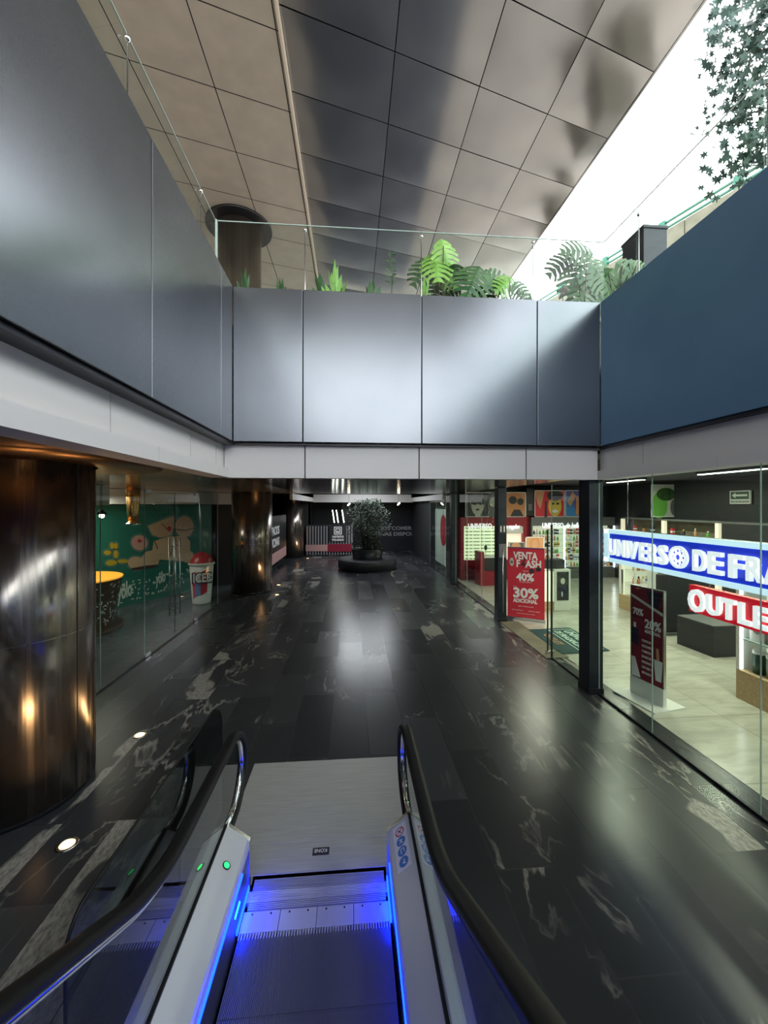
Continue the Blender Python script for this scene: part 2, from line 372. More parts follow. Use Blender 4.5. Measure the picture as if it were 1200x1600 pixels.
def text(name, s, m, parent, o, right, up, size=.2, ext=.004, bold=0, width=None, align='LEFT', shear=0, sp=1.0):
    cu = bpy.data.curves.new('t', 'FONT'); cu.body = s; cu.size = size; cu.extrude = ext; cu.offset = bold; cu.align_x = align; cu.shear = shear; cu.space_character = sp
    cu.resolution_u = 3
    to = bpy.data.objects.new('t', cu); C.objects.link(to); bpy.context.view_layer.update()
    me = bpy.data.meshes.new_from_object(to.evaluated_get(bpy.context.evaluated_depsgraph_get()))
    C.objects.unlink(to); bpy.data.objects.remove(to)
    xs = [v.co.x for v in me.vertices]; kx = 1
    if width: kx = width/(max(xs)-min(xs))
    r = Vector(right).normalized(); u = Vector(up).normalized(); n = r.cross(u)
    org = Vector(o)-wl(parent)
    for v in me.vertices: c = v.co.copy(); v.co = org + r*c.x*kx + u*c.y + n*c.z
    me.name = name; me.materials.clear(); me.materials.append(M[m])
    ob = bpy.data.objects.new(name, me); C.objects.link(ob); ob.parent = parent; WL[ob.name] = wl(parent).copy()
    return ob
def ell(c, r, u, a, b, n=24, rot=0):
    """ellipse outline round c in the plane of unit vectors r and u"""
    out = []
    for i in range(n):
        t = 2*pi*i/n; x, y = a*cos(t), b*sin(t)
        out.append(Vector(c)+Vector(r)*(x*cos(rot)-y*sin(rot))+Vector(u)*(x*sin(rot)+y*cos(rot)))
    return out
def area(name, loc, rot, sx, sy, power, col, parent=None):
    l = bpy.data.lights.new(name, 'AREA'); l.shape = 'RECTANGLE'; l.size = sx; l.size_y = sy; l.energy = power; l.color = col
    o = bpy.data.objects.new(name, l); C.objects.link(o); o.location = loc if parent is None else Vector(loc)-wl(parent); o.rotation_euler = rot
    if parent is not None: o.parent = parent
    return o
def spot(name, loc, rot, power, col, ang=80, blend=.6, r=.04, parent=None):
    l = bpy.data.lights.new(name, 'SPOT'); l.energy = power; l.color = col; l.spot_size = radians(ang); l.spot_blend = blend; l.shadow_soft_size = r
    o = bpy.data.objects.new(name, l); C.objects.link(o); o.location = loc if parent is None else Vector(loc)-wl(parent); o.rotation_euler = rot
    if parent is not None: o.parent = parent
    return o

# ================================================================== STRUCTURE
GX = 3.57; LX = -3.70; CZ = 3.11; UZ = 4.9; PB = 3.57; PT = 5.56       # glass planes, lower ceiling, upper floor, parapet bottom and top
ex0, ex1 = -.89, .42          # balustrade glass planes
PW = (-1.03, .56)             # floor plate width
b = B(); b.box(-14, 16, -9, 2.5, -.1, 0) if False else None
b = B()
b.box(-12, PW[0], -9, 24, -.12, 0); b.box(PW[1], 3.85, -9, 24, -.12, 0); b.box(3.85, 8, 15.0, 24, -.12, 0); b.box(PW[0], PW[1], 4.31, 24, -.12, 0)
struct('floor', b, 'stone')
b = B(); b.box(3.85, 11, -3, 15.0, -.12, .004); struct('floor_right_shop', b, 'shop_tile')
b = B(); b.box(-12, LX-.02, 4.5, 16, .0, .006); struct('floor_left_shop', b, 'left_tile')
b = B(); b.box(PW[0]-.1, PW[1]+.1, -9.1, 4.4, -1.3, -1.2); b.box(PW[0], PW[1], 4.312, 4.4, -1.2, -.12); b.box(PW[0]-.1, PW[0], -9, 4.4, -1.2, -.12); b.box(PW[1], PW[1]+.1, -9, 4.4, -1.2, -.12); b.box(PW[0], PW[1], -9.1, -9.0, -1.2, 0); struct('floor_escalator_pit', b, 'black_matte')

# lower ceilings: underside of the upper deck around the opening
b = B(); b.box(-12, -1.74, -9, 14.3, CZ+.06, CZ+.3); struct('ceiling_left', b, 'ceiling_warm_cast')
b = B(); b.box(-1.74, 3.62, 5.5, 14.3, CZ+.06, CZ+.3); b.box(-12, 3.62, 22.0, 26, 3.0, 3.4)
b.box(-12, -2.1, 14.3, 22.0, CZ+.06, CZ+.3); b.box(3.3, 3.62, 14.3, 22, CZ+.06, CZ+.3); b.box(-2.1,3.3,14.3,22,3.9,4.0)
struct('ceiling_corridor', b, 'dark_ceiling')
b = B(); b.box(3.62, 11, -3, 15.0, 3.5, 3.6); struct('ceiling_right_shop', b, 'black_matte')
# upper deck floor and street
b = B()
b.box(-14, -1.9, -9, 30, 4.0, UZ, 0); b.box(-1.9, 3.8, 5.65, 30, 4.0, UZ, 1); b.box(3.8, 11.2, -9, 30, 4.0, UZ, 0)
M['upper_tile'] = tiles('grey_upper_floor_tile', (.13,.135,.145), (.16,.165,.175), (.05,.05,.05), .9, .9, .5)
struct('floor_upper', b, ['paving','upper_tile'])
b = B(); b.box(11.2, 60, -40, 70, 4.3, UZ-.05); b.box(-40, 11.2, 30, 70, 4.3, UZ-.05); b.box(-40, 11.2, -40, -9, 4.3, UZ-.05); struct('floor_street', b, 'paving')

# parapet cladding, one structure per side, panels with dark joints
def parapet(name, fx, n, m, t=.10):
    pass
def clad_y(name, x, joints, z0, z1, m, side, t=.10, gap=.006):
    """cladding lying in a plane of constant x; side=+1 faces +x"""
    b = B()
    for y0, y1 in zip(joints, joints[1:]):
        xa, xb = sorted((x, x-side*t)); b.box(xa, xb, y0+gap, y1-gap, z0, z1, 0, .004)
    xa, xb = sorted((x-side*.02, x-side*t)); b.box(xa, xb, joints[0], joints[-1], z0+.01, z1-.01, 1)
    return struct(name, b, [m, 'gap'])
def clad_x(name, y, joints, z0, z1, m, t=.10, gap=.006):
    b = B()
    for x0, x1 in zip(joints, joints[1:]): b.box(x0+gap, x1-gap, y, y+t, z0, z1, 0, .004)
    b.box(joints[0], joints[-1], y+.02, y+t, z0+.01, z1-.01, 1)
    return struct(name, b, [m, 'gap'])
clad_y('wall_left', -1.53, [-8.1,-6.5,-4.9,-3.3,-1.64,-.03,1.58,3.18,4.80,5.25], PB, PT, 'panel', +1, .3)
clad_x('wall_front', 5.25, [-1.53,-.64,.93,2.53,3.44], PB, PT, 'panel', .3)
clad_y('wall_right', 3.44, [-8.1,-5.5,-2.9,-.3,2.3,5.25], PB, PT, 'panel_blue_cast', -1, .3, .002)
# slim shadow lip under the parapets
b = B(); b.box(-1.83,-1.56,-8,5.4,PB-.035,PB-.005); b.box(-1.6,3.6,5.32,5.5,PB-.03,PB-.005); b.box(3.47,3.75,-8,5.4,PB-.03,PB-.005); struct('trim_1', b, 'black')
# fascia below: upper band and lower lip
def joints_from(a, b_, step, must): 
    return sorted(set([a, b_]+must))
b = B()
for y0, y1 in zip([-8,-4.1,-1.2,1.55,2.93,4.31,5.1], [-4.1,-1.2,1.55,2.93,4.31,5.1,5.45]): b.box(-1.86,-1.69,y0+.006,y1-.006,CZ+.12,PB-.03, 0)
for y0, y1 in zip([-8,-4.4,-1.5,1.35,3.48,5.0], [-4.4,-1.5,1.35,3.48,5.0,5.42]): b.box(-1.86,-1.62,y0+.002,y1-.002,CZ,CZ+.125,0)
b.box(-1.85,-1.72,-8,5.4,CZ+.01,PB-.04,1); struct('trim_2', b, ['fascia','gap'])
b = B()
for x0, x1 in zip([-1.69,-.63,.92,2.44], [-.63,.92,2.44,3.5]): b.box(x0+.008,x1-.008,5.40,5.55,CZ,PB-.03,0)
b.box(-1.69,3.5,5.43,5.55,CZ+.01,PB-.04,1); struct('trim_3', b, ['fascia','gap'])
b = B()
js = [-8,-4,-1,1.5,3.0,4.6,5.45]
for y0, y1 in zip(js, js[1:]): b.box(3.56,3.74,y0+.006,y1-.006,CZ+.12,PB-.03,0)
js = [-8,-3.2,-.2,2.2,3.55,4.95,5.45]
for y0, y1 in zip(js, js[1:]): b.box(3.50,3.74,y0+.003,y1-.003,CZ,CZ+.125,0)
b.box(3.6,3.73,-8,5.4,CZ+.01,PB-.04,1); struct('trim_4', b, ['fascia','gap'])
# far ceiling recess trim
b = B(); b.box(-2.1,3.4,21.9,22.0,2.92,3.35); b.box(-2.2,-2.1,14.3,22,2.95,3.4); b.box(3.3,3.36,14.3,22,2.95,3.4); struct('trim_5', b, 'fascia')

# canopy: beige panels on the left, bowed metal panels on the right, rows skewed 15 degrees
SK = .266
def canopy():
    b = B(); zb = 11.55; x1 = -1.36; wdt = 1.52
    cols = [x1-wdt*k for k in range(0, 9)]
    for i in range(8):
        xa, xb = cols[i+1], cols[i]
        for j in range(-8, 26):
            y0 = 7.50+1.53*j
            q = lambda x, y: (x, y+SK*(x-x1))
            g = .011
            pts = [q(xa+g, y0+g), q(xb-g, y0+g), q(xb-g, y0+1.53-g), q(xa+g, y0+1.53-g)]
            b.quad([(p[0], p[1], zb) for p in pts][::-1], 0)
    b.box(-14, x1, -12, 46, zb+.012, zb+.3, 1)
    b.box(x1, x1+.05, -12, 46, zb-.02, 11.95, 2)
    b.box(x1-.05, x1-.028, -12, 46, zb-.002, zb+.01, 1)
    struct('ceiling_canopy_beige', b, ['canopy_beige','gap','beige_trim'])
    b = B(); zd = 11.74; xs = [-1.31, .85, 2.73, 4.48, 6.25]
    rnd = random.Random(3)
    for i in range(4):
        for j in range(-9, 24):
            xa, xb = xs[i], xs[i+1]; y0 = 7.25+1.50*j; g = .010; n = 6
            sag = rnd.uniform(.015,.040); tx = rnd.uniform(-.006,.006); ty = rnd.uniform(-.006,.006)
            vs_ = {}
            for a in range(n+1):
                for c in range(n+1):
                    x = xa+g+(xb-xa-2*g)*a/n; y = y0+g+(1.50-2*g)*c/n
                    s_ = (4*(a/n)*(1-a/n))*(4*(c/n)*(1-c/n))
                    s_ = s_**.8
                    vs_[a,c] = b.bm.verts.new((x, y+SK*(x+1.31), zd-sag*s_+tx*(a/n-.5)+ty*(c/n-.5)))
            for a in range(n):
                for c in range(n):
                    f = b.bm.faces.new((vs_[a,c], vs_[a+1,c], vs_[a+1,c+1], vs_[a,c+1])); f.smooth = True
    b.box(-1.31, 6.27, -12, 46, zd+.03, zd+.35, 1)
    b.box(6.25, 6.30, -12, 46, zd-.01, zd+.35, 2)
    struct('ceiling_canopy_metal', b, ['canopy_dark','gap','canopy_dark'])
canopy()

# walls closing the place
b = B(); b.box(-12.2,-12,-9,26,0,CZ+.3); b.box(-12,11,-9.2,-9,0,4.0); struct('wall_left_lower', b, 'charcoal')
b = B(); b.box(-12,-2.3,22.2,22.4,0,3.4); b.box(-2.3,6,24,24.2,0,4.2); b.box(-2.4,-2.3,22.2,24.2,0,4.2); b.box(-12,-2.3,22.15,22.2,2.9,4.2); struct('wall_far', b, 'black_matte')
b = B(); b.box(3.6,11,14.92,15.05,0,3.6); b.box(10.0,10.15,-3,14.92,0,3.6); b.box(3.62,11,-3.15,-3,0,3.6); struct('wall_right_shop', b, 'charcoal')
b = B(); b.box(3.6,3.75,18.2,24,0,3.4); b.box(3.62,6.5,18.0,18.2,0,3.6); struct('wall_right', b, 'black_matte')
b = B(); b.box(-14,-13.8,-12,46,UZ,11.8); struct('wall_left_upper', b, 'canopy_beige')  # unseen facade wall, set here to block low sky light from the left
# left shop walls: angled mural wall
MO = Vector((-6.3,11.2,0)); MD = Vector((1.2,2.2,0)).normalized(); MN = Vector((MD.y,-MD.x,0))
b = B(); b.obox((MO+MD*-1.9)[:2], MD, 5.0, .08, 0, 2.76, 0); struct('wall_mural', b, 'mural')
b = B(); b.box(-12,-3.9,14.2,14.35,0,CZ+.1); b.box(-12,-3.75,4.4,4.5,0,CZ+.1); struct('wall_left_shop', b, 'charcoal')

# ------------------------------------------------------------------ storefront glazing on the right (frameless panes)
def pane(name, x, y0, y1, z0, z1, m, t=.012):
    b = B(); b.box(x-t/2, x+t/2, y0, y1, z0, z1, 0)
    o = struct(name, b, m); return o
wn = 1
def window(x, y0, y1, z1=CZ, m='glass_front'):
    global wn
    o = pane('window_%d' % wn, x, y0+.004, y1-.004, .03, z1, m)
    e = B(); e.box(x-.007, x+.007, y1-.003, y1+.001, .03, z1); struct('glass_edge', e, 'glass_edge', o)
    e = B(); e.box(x-.014, x+.014, y0, y1, .0, .03); struct('floor_channel', e, 'black', o)
    wn += 1
for y0, y1 in ((-2.0,.68),(.68,1.94),(1.94,3.20),(3.20,4.46),(4.46,5.48),(5.75,6.85)): window(GX, y0, y1)
for y0, y1 in ((9.32,10.7),(10.7,12.1),(12.1,13.45),(13.7,14.9),(15.1,16.6),(16.6,18.0)): window(GX, y0, y1)
for y0, y1 in ((4.9,6.17),(6.17,7.42),(9.85,11.3)): window(LX, y0, y1)
def glass_door(n, x, y0, y1, hy, side):
    o = pane('door_%d' % n, x, y0+.006, y1-.006, .04, CZ-.1, 'glass_front')
    for s in (-.06, .06):
        e = B(); e.tube([(x+s, hy, .46), (x+s, hy, 2.07)], .013); 
        obj('handle', e, 'steel', o)
    e = B()
    for z in (.62, 1.9): e.tube([(x-.06, hy, z), (x+.06, hy, z)], .008)
    obj('handle_bolt', e, 'steel', o)
    e = B(); yy = y0+.1 if side < 0 else y1-.1
    e.box(x-.02, x+.02, yy-.09, yy+.09, .01, .07, 0, .004); obj('patch_fitting', e, 'steel', o)
    e = B(); e.box(x-.02, x+.02, yy-.09, yy+.09, CZ-.14, CZ-.08, 0, .004); obj('top_fitting', e, 'steel', o)
    e = B(); e.box(x-.007, x+.007, (y1 if side < 0 else y0)-.006, (y1 if side < 0 else y0)+.006, .04, CZ-.1); obj('door_edge', e, 'glass_edge', o)
    return o
glass_door(1, LX, 7.42, 8.63, 8.52, -1)
glass_door(2, LX, 8.63, 9.85, 8.74, +1)
# entrance leaf on the right stands open into the shop
def open_door():
    o = thing('glass_door', (GX+.02, 7.05, 0), 'open frameless glass door at the right-hand shop entrance beside the dark post', 'door')
    o['kind'] = 'structure'; o.name = 'door_3'; WL['door_3'] = Vector((GX+.02, 7.05, 0))
    e = B(); e.box(GX+.02, GX+.95, 7.04, 7.052, .03, 2.3); obj('glass_leaf', e, 'glass_front', o)
    for xx in (GX+.02, ):
        e = B(); e.box(xx-.006, xx+.01, 7.03, 7.06, .03, 2.3); obj('door_edge', e, 'post', o)
    e = B(); e.box(GX-.01, GX+.13, 7.02, 7.07, .0, .07, 0, .004); obj('patch_fitting', e, 'steel', o)
open_door()
b = B(); b.box(GX-.1, 3.9, 6.85, 9.1, .0, .012); struct('trim_6', b, 'concrete')
b = B(); b.box(GX-.012, GX+.012, 6.84, 6.87, .03, 2.4); struct('trim_7', b, 'post')
# black posts
def post(y0, y1, lab, x0=3.42, x1=3.63):
    t = thing('square_post', ((x0+x1)/2, (y0+y1)/2, 0), lab, 'post')
    b = B(); b.box(x0, x1, y0, y1, 0, CZ+.05, 0, .006); obj('shaft', b, 'post', t)
    b = B(); b.box(x0-.008, x1+.008, y0-.008, y1+.008, 0, .09, 0, .003); obj('base_collar', b, 'black', t)
    return t
post(5.48, 5.75, 'nearest black square post in the right-hand glass front, beside the blue lit sign')
p2 = post(9.08, 9.32, 'black square post at the far side of the shop entrance, holding two small notices')
post(13.45, 13.7, 'farthest thin black post of the right-hand glass front, near the dark corridor end')
# notices on the second post
b = B(); yq = 9.07
b.box(3.44, 3.62, yq-.006, yq, 2.08, 2.30, 0); obj('notice', b, 'dark_print', p2)['label'] = 'framed pictogram notice'
b = B(); 
for k in range(2): b.box(3.47+.08*k, 3.50+.08*k, yq-.009, yq-.006, 2.12, 2.26, 0)
obj('pictogram', b, 'paper', p2)
b = B(); b.box(3.44, 3.62, yq-.006, yq, 1.52, 1.84, 0); obj('notice', b, 'grey', p2)['label'] = 'pale grey paper notice'
# tall pull handle beside the second post
t = thing('door_handle', (3.50, 8.98, .35), 'tall thin steel pull handle standing in front of the second black post', 'handle')
b = B(); b.tube([(3.50, 8.98, .25), (3.50, 8.98, 1.75)], .012); obj('bar', b, 'steel', t)
for z in (.35, 1.2): b = B(); b.tube([(3.50, 8.98, z), (3.50, 9.08, z)], .009); obj('mount', b, 'steel', t)

# ================================================================== GLASS RAILINGS
def railing_y(x, ys, y0, y1, lab):
    t = thing('glass_railing', (x, (y0+y1)/2, PT-.1), lab, 'railing')
    js = [y0]+[y for y in ys if y0 < y < y1]+[y1]
    for a, c in zip(js, js[1:]):
        b = B(); b.box(x-.006, x+.006, a+.004, c-.004, UZ, 6.64); p = obj('glass_pane', b, 'glass', t)
        b = B(); b.box(x-.007, x+.007, a+.004, c-.004, 6.636, 6.644); obj('top_edge', b, 'glass_edge', p)
    for y in js[1:-1]:
        b = B(); b.tube([(x+.03, y, UZ), (x+.03, y, 6.58)], .007); p = obj('post', b, 'steel', t)
        b = B(); b.ball((x+.03, y, 6.56), .024); obj('clamp', b, 'chrome', p)
    return t
def railing_x(y, xs, x0, x1, lab):
    t = thing('glass_railing', ((x0+x1)/2, y, PT-.1), lab, 'railing')
    js = [x0]+xs+[x1]
    for a, c in zip(js, js[1:]):
        b = B(); b.box(a+.004, c-.004, y-.006, y+.006, UZ, 6.64); p = obj('glass_pane', b, 'glass', t)
        b = B(); b.box(a+.004, c-.004, y-.007, y+.007, 6.636, 6.646); obj('top_edge', b, 'glass_edge', p)
    for x in xs:
        b = B(); b.tube([(x, y-.03, UZ), (x, y-.03, 6.58)], .007); p = obj('post', b, 'steel', t)
        b = B(); b.ball((x, y-.03, 6.56), .024); obj('clamp', b, 'chrome', p)
    return t
railing_y(-1.86, [-4.4,-2.9,-1.35,.18,1.72,3.40,4.98], -7, 5.60, 'clear glass railing with thin posts above the left grey parapet')
railing_x(5.60, [-.65,.98,2.62], -1.86, 3.72, 'clear glass railing crossing the view above the middle grey parapet')
railing_y(3.72, [-4.5,-2.9,-1.4,.15,1.7,3.30,4.92], -7, 5.60, 'clear glass railing with thin posts above the blue-tinted right parapet')
b = B(); b.box(-1.86,-1.84,5.58,5.62,UZ,6.65); struct('trim_8', b, 'glass_edge')

# ================================================================== ESCALATOR
esc = thing('escalator', ((ex0+ex1)/2, 2.5, 0), 'escalator with black handrails, glass sides and blue lit skirts leading down to the dark floor', 'escalator')
def prof(ybend, zflat, R, yend):
    """(y,z,ny,nz) path from the flat end toward and up the incline"""
    A = radians(30); L_ = R*math.tan(A/2); pts = []
    ys = ybend+L_
    pts.append((yend, zflat)); 
    n = 5
    for i in range(n): pts.append((yend+(ys-yend)*(i+1)/(n), zflat))
    for i in range(1, 13):
        a = A*i/12; pts.append((ys-R*sin(a), zflat+R*(1-cos(a))))
    y, z = pts[-1]
    run = (5.9-z)/math.tan(A)
    for i in range(1, 7): pts.append((y-run*i/6, z+(5.9-z)*i/6))
    out = []
    for i, (y, z) in enumerate(pts):
        a = pts[max(i-1,0)]; c = pts[min(i+1,len(pts)-1)]; ty, tz = c[0]-a[0], c[1]-a[1]; l = sqrt(ty*ty+tz*tz)
        out.append((y, z, tz/l, -ty/l))
    return out
def handrail_path():
    r = .285; yc = 3.02; zc = 1.0-r; arc = []
    for i in range(0, 17):
        a = -pi/2*1.0+ (pi)*i/16          # from bottom round the nose to the top
        arc.append((yc+r*cos(a), zc+r*sin(a), cos(a), sin(a)))
    low = [(2.86, zc-r, 0, -1)]
    return low+arc+prof(1.88, 1.0, 1.1, 2.95)
HP = handrail_path()
def at_z(path, y):
    for a, c in zip(path, path[1:]):
        if (a[0]-y)*(c[0]-y) <= 0 and a[0] != c[0]: return a[1]+(c[1]-a[1])*(y-a[0])/(c[0]-a[0])
    return path[-1][1]
DP = prof(1.45, .48, 1.2, 2.88)        # deck line along the glass foot
sec_rail = [(.040*cos(t)*(1 if abs(cos(t))>.2 else 1), .020*sin(t)) for t in [2*pi*i/14 for i in range(14)]]
sec_rail = [(-.040,-.012),(-.043,.004),(-.034,.020),(-.015,.026),(.015,.026),(.034,.020),(.043,.004),(.040,-.012),(.026,-.016),(-.026,-.016)]
for gx, s in ((ex0, -1), (ex1, 1)):
    b = B(); b.sweep(sec_rail, [(gx, y, z, ny, nz) for y, z, ny, nz in HP]); obj('handrail', b, 'rubber', esc)
    sg = [(-.018,-.045),(-.02,-.030),(-.012,-.018),(.012,-.018),(.02,-.030),(.018,-.045)]
    b = B(); b.sweep(sg, [(gx, y, z, ny, nz) for y, z, ny, nz in HP]); obj('handrail_guide', b, 'chrome', esc)['label'] = 'polished steel guide rail'
    # glass
    top = [(y-ny*.035, z-nz*.035) for y, z, ny, nz in HP[1:]]
    bot = [(y, z) for y, z, _, _ in DP][::-1]
    out = top+[(bot[0][0], bot[0][1]-.05)]+[(y, z-.05) for y, z in bot[1:]]
    b = B(); b.slab([(gx-.005, y, z) for y, z in out], (.010, 0, 0)); bmesh.ops.triangulate(b.bm, faces=b.bm.faces[:]); obj('balustrade_glass', b, 'glass_esc', esc)
    # gasket line
    b = B(); b.sweep([(-.014,-.01),(-.014,.014),(.014,.014),(.014,-.01)], [(gx, y, z, ny, nz) for y, z, ny, nz in DP], smooth=False); obj('gasket', b, 'rubber', esc)
    # inner deck: slopes from the glass foot to the skirt top
    xi = gx-s*.15
    b = B(); b.sweep([(0,0),(-s*.14,-.10),(-s*.15,-.12),(-s*.15,-.175),(-s*.13,-.175),(0,-.10)], [(gx-s*.014, y, z, ny, nz) for y, z, ny, nz in DP], smooth=False); obj('inner_deck', b, 'deck', esc)
    b = B(); b.sweep([(0,0),(s*.055,-.02),(s*.075,-.045),(s*.075,-.52),(0,-.52)], [(gx+s*.014, y, z, ny, nz) for y, z, ny, nz in DP], smooth=False); obj('outer_deck', b, 'deck', esc)
    # pointed end cap
    b = B()
    b.slab([(gx, 2.88, .485), (gx-s*.165, 2.88, .36), (gx-s*.165, 2.88, .0), (gx+s*.09, 2.88, .0), (gx+s*.09, 2.88, .44)], (0, .035, 0))
    obj('end_cap', b, 'steel', esc)
    # skirt
    b = B(); b.sweep([(0,-.17),(0,-.75),(s*.02,-.75),(s*.02,-.17)], [(xi-s*.006, y, z, ny, nz) for y, z, ny, nz in DP], smooth=False); obj('skirt_panel', b, 'skirt', esc)
    b = B(); b.sweep([(0,-.180),(-s*.012,-.182),(-s*.012,-.200),(0,-.202)], [(xi-s*.008, y, z, ny, nz) for y, z, ny, nz in [(2.70, .48, 0, 1)]+[q_ for q_ in DP if q_[0] < 2.66]], smooth=False); obj('light_strip', b, 'blue_led', esc)['label'] = 'blue light strip'
b = B(); b.box(ex0+.172, ex0+.178, 2.50, 2.60, .20, .215, 0); obj('indicator_strip', b, 'cyan_led', esc)['label'] = 'small cyan light strip'
for gx, s in ((ex0, -1), (ex1, 1)):
    xi = gx-s*.15
    b = B(); xa, xb = sorted((xi-s*.012, xi-s*.022)); b.box(xa, xb, 2.56, 2.86, .035, .065); cl = obj('comb_light', b, 'blue_led', esc); cl['label'] = 'low blue light beside the comb plate'
    area('comb_lamp', (xi-s*.03, 2.72, .07), (0, s*radians(50), 0), .03, .32, 2.2, (.0,.012,1), cl)
# floor plate, comb, steps
b = B(); b.box(PW[0], PW[1], 3.275, 4.305, -.03, .004, 0, .002); b.box(PW[0], PW[1], 3.00, 3.27, -.03, .004, 0, .002)
obj('floor_plate', b, 'plate', esc)
si0, si1 = ex0+.165, ex1-.165
b = B(); b.box(PW[0], PW[1], 2.88, 2.995, -.03, .003, 0); b.box(si0, si1, 2.80, 2.995, -.03, .003, 0)
for k in range(18): b.box(si0+.02, si1-.02, 2.745+.0125*k, 2.751+.0125*k, -.02, .007, 0)
obj('ribbed_plate', b, 'plate', esc)
b = B()
nn = 4; wd = (si1-si0)/nn
for k in range(nn): b.box(si0+wd*k+.002, si0+wd*(k+1)-.002, 2.60, 2.735, -.03, .005, 0, .002)
nt = 56
for k in range(nt):
    x = si0+(si1-si0)*(k+.5)/nt; b.box(x-.003, x+.003, 2.565, 2.605, -.02, .002)
for k in range(nn):
    for q in (.25, .75):
        x = si0+wd*(k+q); b.lathe([(.006,.005),(.006,.008)], (x, 2.715, 0), 10, 1)
obj('comb_plate', b, ['comb','black'], esc)
# steps, ribbed treads and risers
sb = B(); sw = si1-si0-.012; nr = 96
sb.box(-sw/2, sw/2, -.40, 0, -.10, -.012)
for k in range(nr):
    x = -sw/2+sw*(k+.5)/nr
    sb.box(x-sw/nr*.27, x+sw/nr*.27, -.398, -.001, -.014, 0)
    sb.box(x-sw/nr*.27, x+sw/nr*.27, -.001, .006, -.20, -.004)
sb.box(-sw/2, sw/2, -.02, 0, -.2, -.02)
cx = (si0+si1)/2
st0 = obj('step', sb, 'tread', esc); st0.location = Vector((cx, 2.575, 0))-wl(esc)
# the builder above shifted the mesh by the escalator origin; undo so it sits round its own edge
for v in st0.data.vertices: v.co += wl(esc)
sz = 0
heights = [0, 0, .03, .15]
for k in range(1, 24):
    if k < 4: z = heights[k]
    else: z = heights[3]+.228*(k-3)
    if z > 4.9: break
    c = st0.copy(); C.objects.link(c); c.parent = esc; c.location = Vector((cx, 2.575-.402*k, z))-wl(esc)
# small dark plate on the landing
bp_ = B(); bp_.box(-.31, -.18, 3.135, 3.205, .004, .006, 0); bpo = obj('maker_plate', bp_, 'charcoal', esc)
text('lettering', 'KONE', 'paper', bpo, (-.195, 3.19, .0065), (-1,0,0), (0,-1,0), size=.045, ext=.0004, width=.10, bold=.0006)
# pictogram stickers on the right deck, green arrow light on the left deck
def deck_frame(gx, s, y, q):
    """point on the inner deck face at fraction q from the glass to the skirt edge"""
    z = at_z(DP, y); return Vector((gx-s*(.014+.14*q), y, z-.10*q+.0015))
dr = (Vector((-.14,0,-.10))).normalized(); up_ = Vector((0,1,0)); nrm = Vector((-.10,0,.14)).normalized()
def sticker(y0, y1):
    b = B(); c = deck_frame(ex1, 1, (y0+y1)/2, .5); hw = .055; hh = (y1-y0)/2
    b.slab([c-dr*hw-up_*hh, c+dr*hw-up_*hh, c+dr*hw+up_*hh, c-dr*hw+up_*hh], nrm*.001)
    so = obj('sticker', b, 'paper', esc); so['label'] = 'white safety sticker with round pictograms'
    cols = ['red_bright','sky_print','sky_print','sky_print']
    for i, cm in enumerate(cols):
        cc = c+up_*(hh-.062-.078*i)+nrm*.0015
        b = B(); b.slab(ell(cc, dr, up_, .036, .036), nrm*.0006)
        if i == 0: b.slab(ell(cc+nrm*.0007, dr, up_, .028, .028), nrm*.0004, 1)
        # simple pictogram strokes
        def stroke(a, bb, wq, mi):
            p = cc+dr*a[0]+up_*a[1]+nrm*.0015; q = cc+dr*bb[0]+up_*bb[1]+nrm*.0015; d_ = (q-p).normalized(); e_ = d_.cross(nrm)*wq
            b.slab([p-e_, q-e_, q+e_, p+e_], nrm*.0004, mi)
        if i == 0: stroke((-.022,.02),(.022,-.02),.003,0); stroke((-.012,-.015),(.012,.012),.003,2); stroke((-.014,.006),(.012,.006),.0025,2)
        elif i == 1: stroke((-.012,-.022),(.006,.016),.004,1); stroke((.012,-.02),(-.004,.004),.003,1); stroke((-.016,.004),(.014,.012),.003,1)
        elif i == 2: stroke((-.016,-.016),(-.016,.016),.003,1); stroke((-.016,.016),(.014,.016),.003,1); stroke((.008,-.018),(.008,.01),.004,1)
        else: stroke((-.004,-.018),(-.004,.016),.004,1); stroke((-.014,-.016),(.012,-.004),.003,1)
        obj('pictogram', b, [cm,'paper','dark_print'], so)
sticker(2.50, 2.85)
cc = deck_frame(ex0, -1, 2.62, .52); n2 = Vector((.10,0,.14)).normalized(); d2 = Vector((.14,0,-.10)).normalized()
b = B(); b.slab(ell(cc, d2, up_, .027, .027), n2*.003); go = obj('signal_light', b, 'black', esc); go['label'] = 'round green direction light'
b = B(); b.slab(ell(cc+n2*.0035, d2, up_, .019, .019), n2*.001); obj('lens', b, 'green_led', go)
# outer glass guard beside the left handrail
gt = thing('glass_guard_panel', (-1.10, 2.6, 0), 'smoked glass guard panel with rounded dark edge standing left of the escalator', 'panel')
def rounded(y0, y1, z0, z1, r):
    pts = [(y0, z0), (y1, z0)]
    for i in range(9): a = pi/2*i/8; pts.append((y1-r+r*cos(a), z1-r+r*sin(a)))
    for i in range(9): a = pi/2+pi/2*i/8; pts.append((y0+.12+.12*cos(a), z1-.12+.12*sin(a)))
    return pts
gp = rounded(1.62, 3.46, .0, 1.12, .26)
b = B(); b.slab([(-1.104, y, z) for y, z in gp], (.010,0,0)); obj('glass_pane', b, 'glass_dark', gt)
b = B(); path = [(-1.099, y, z) for y, z in gp[2:]]; path = [(-1.099, 3.46, 0)]+path+[(-1.099, 1.62, 0)]
b.tube(path, .008, 6); obj('rubber_edge', b, 'rubber', gt)

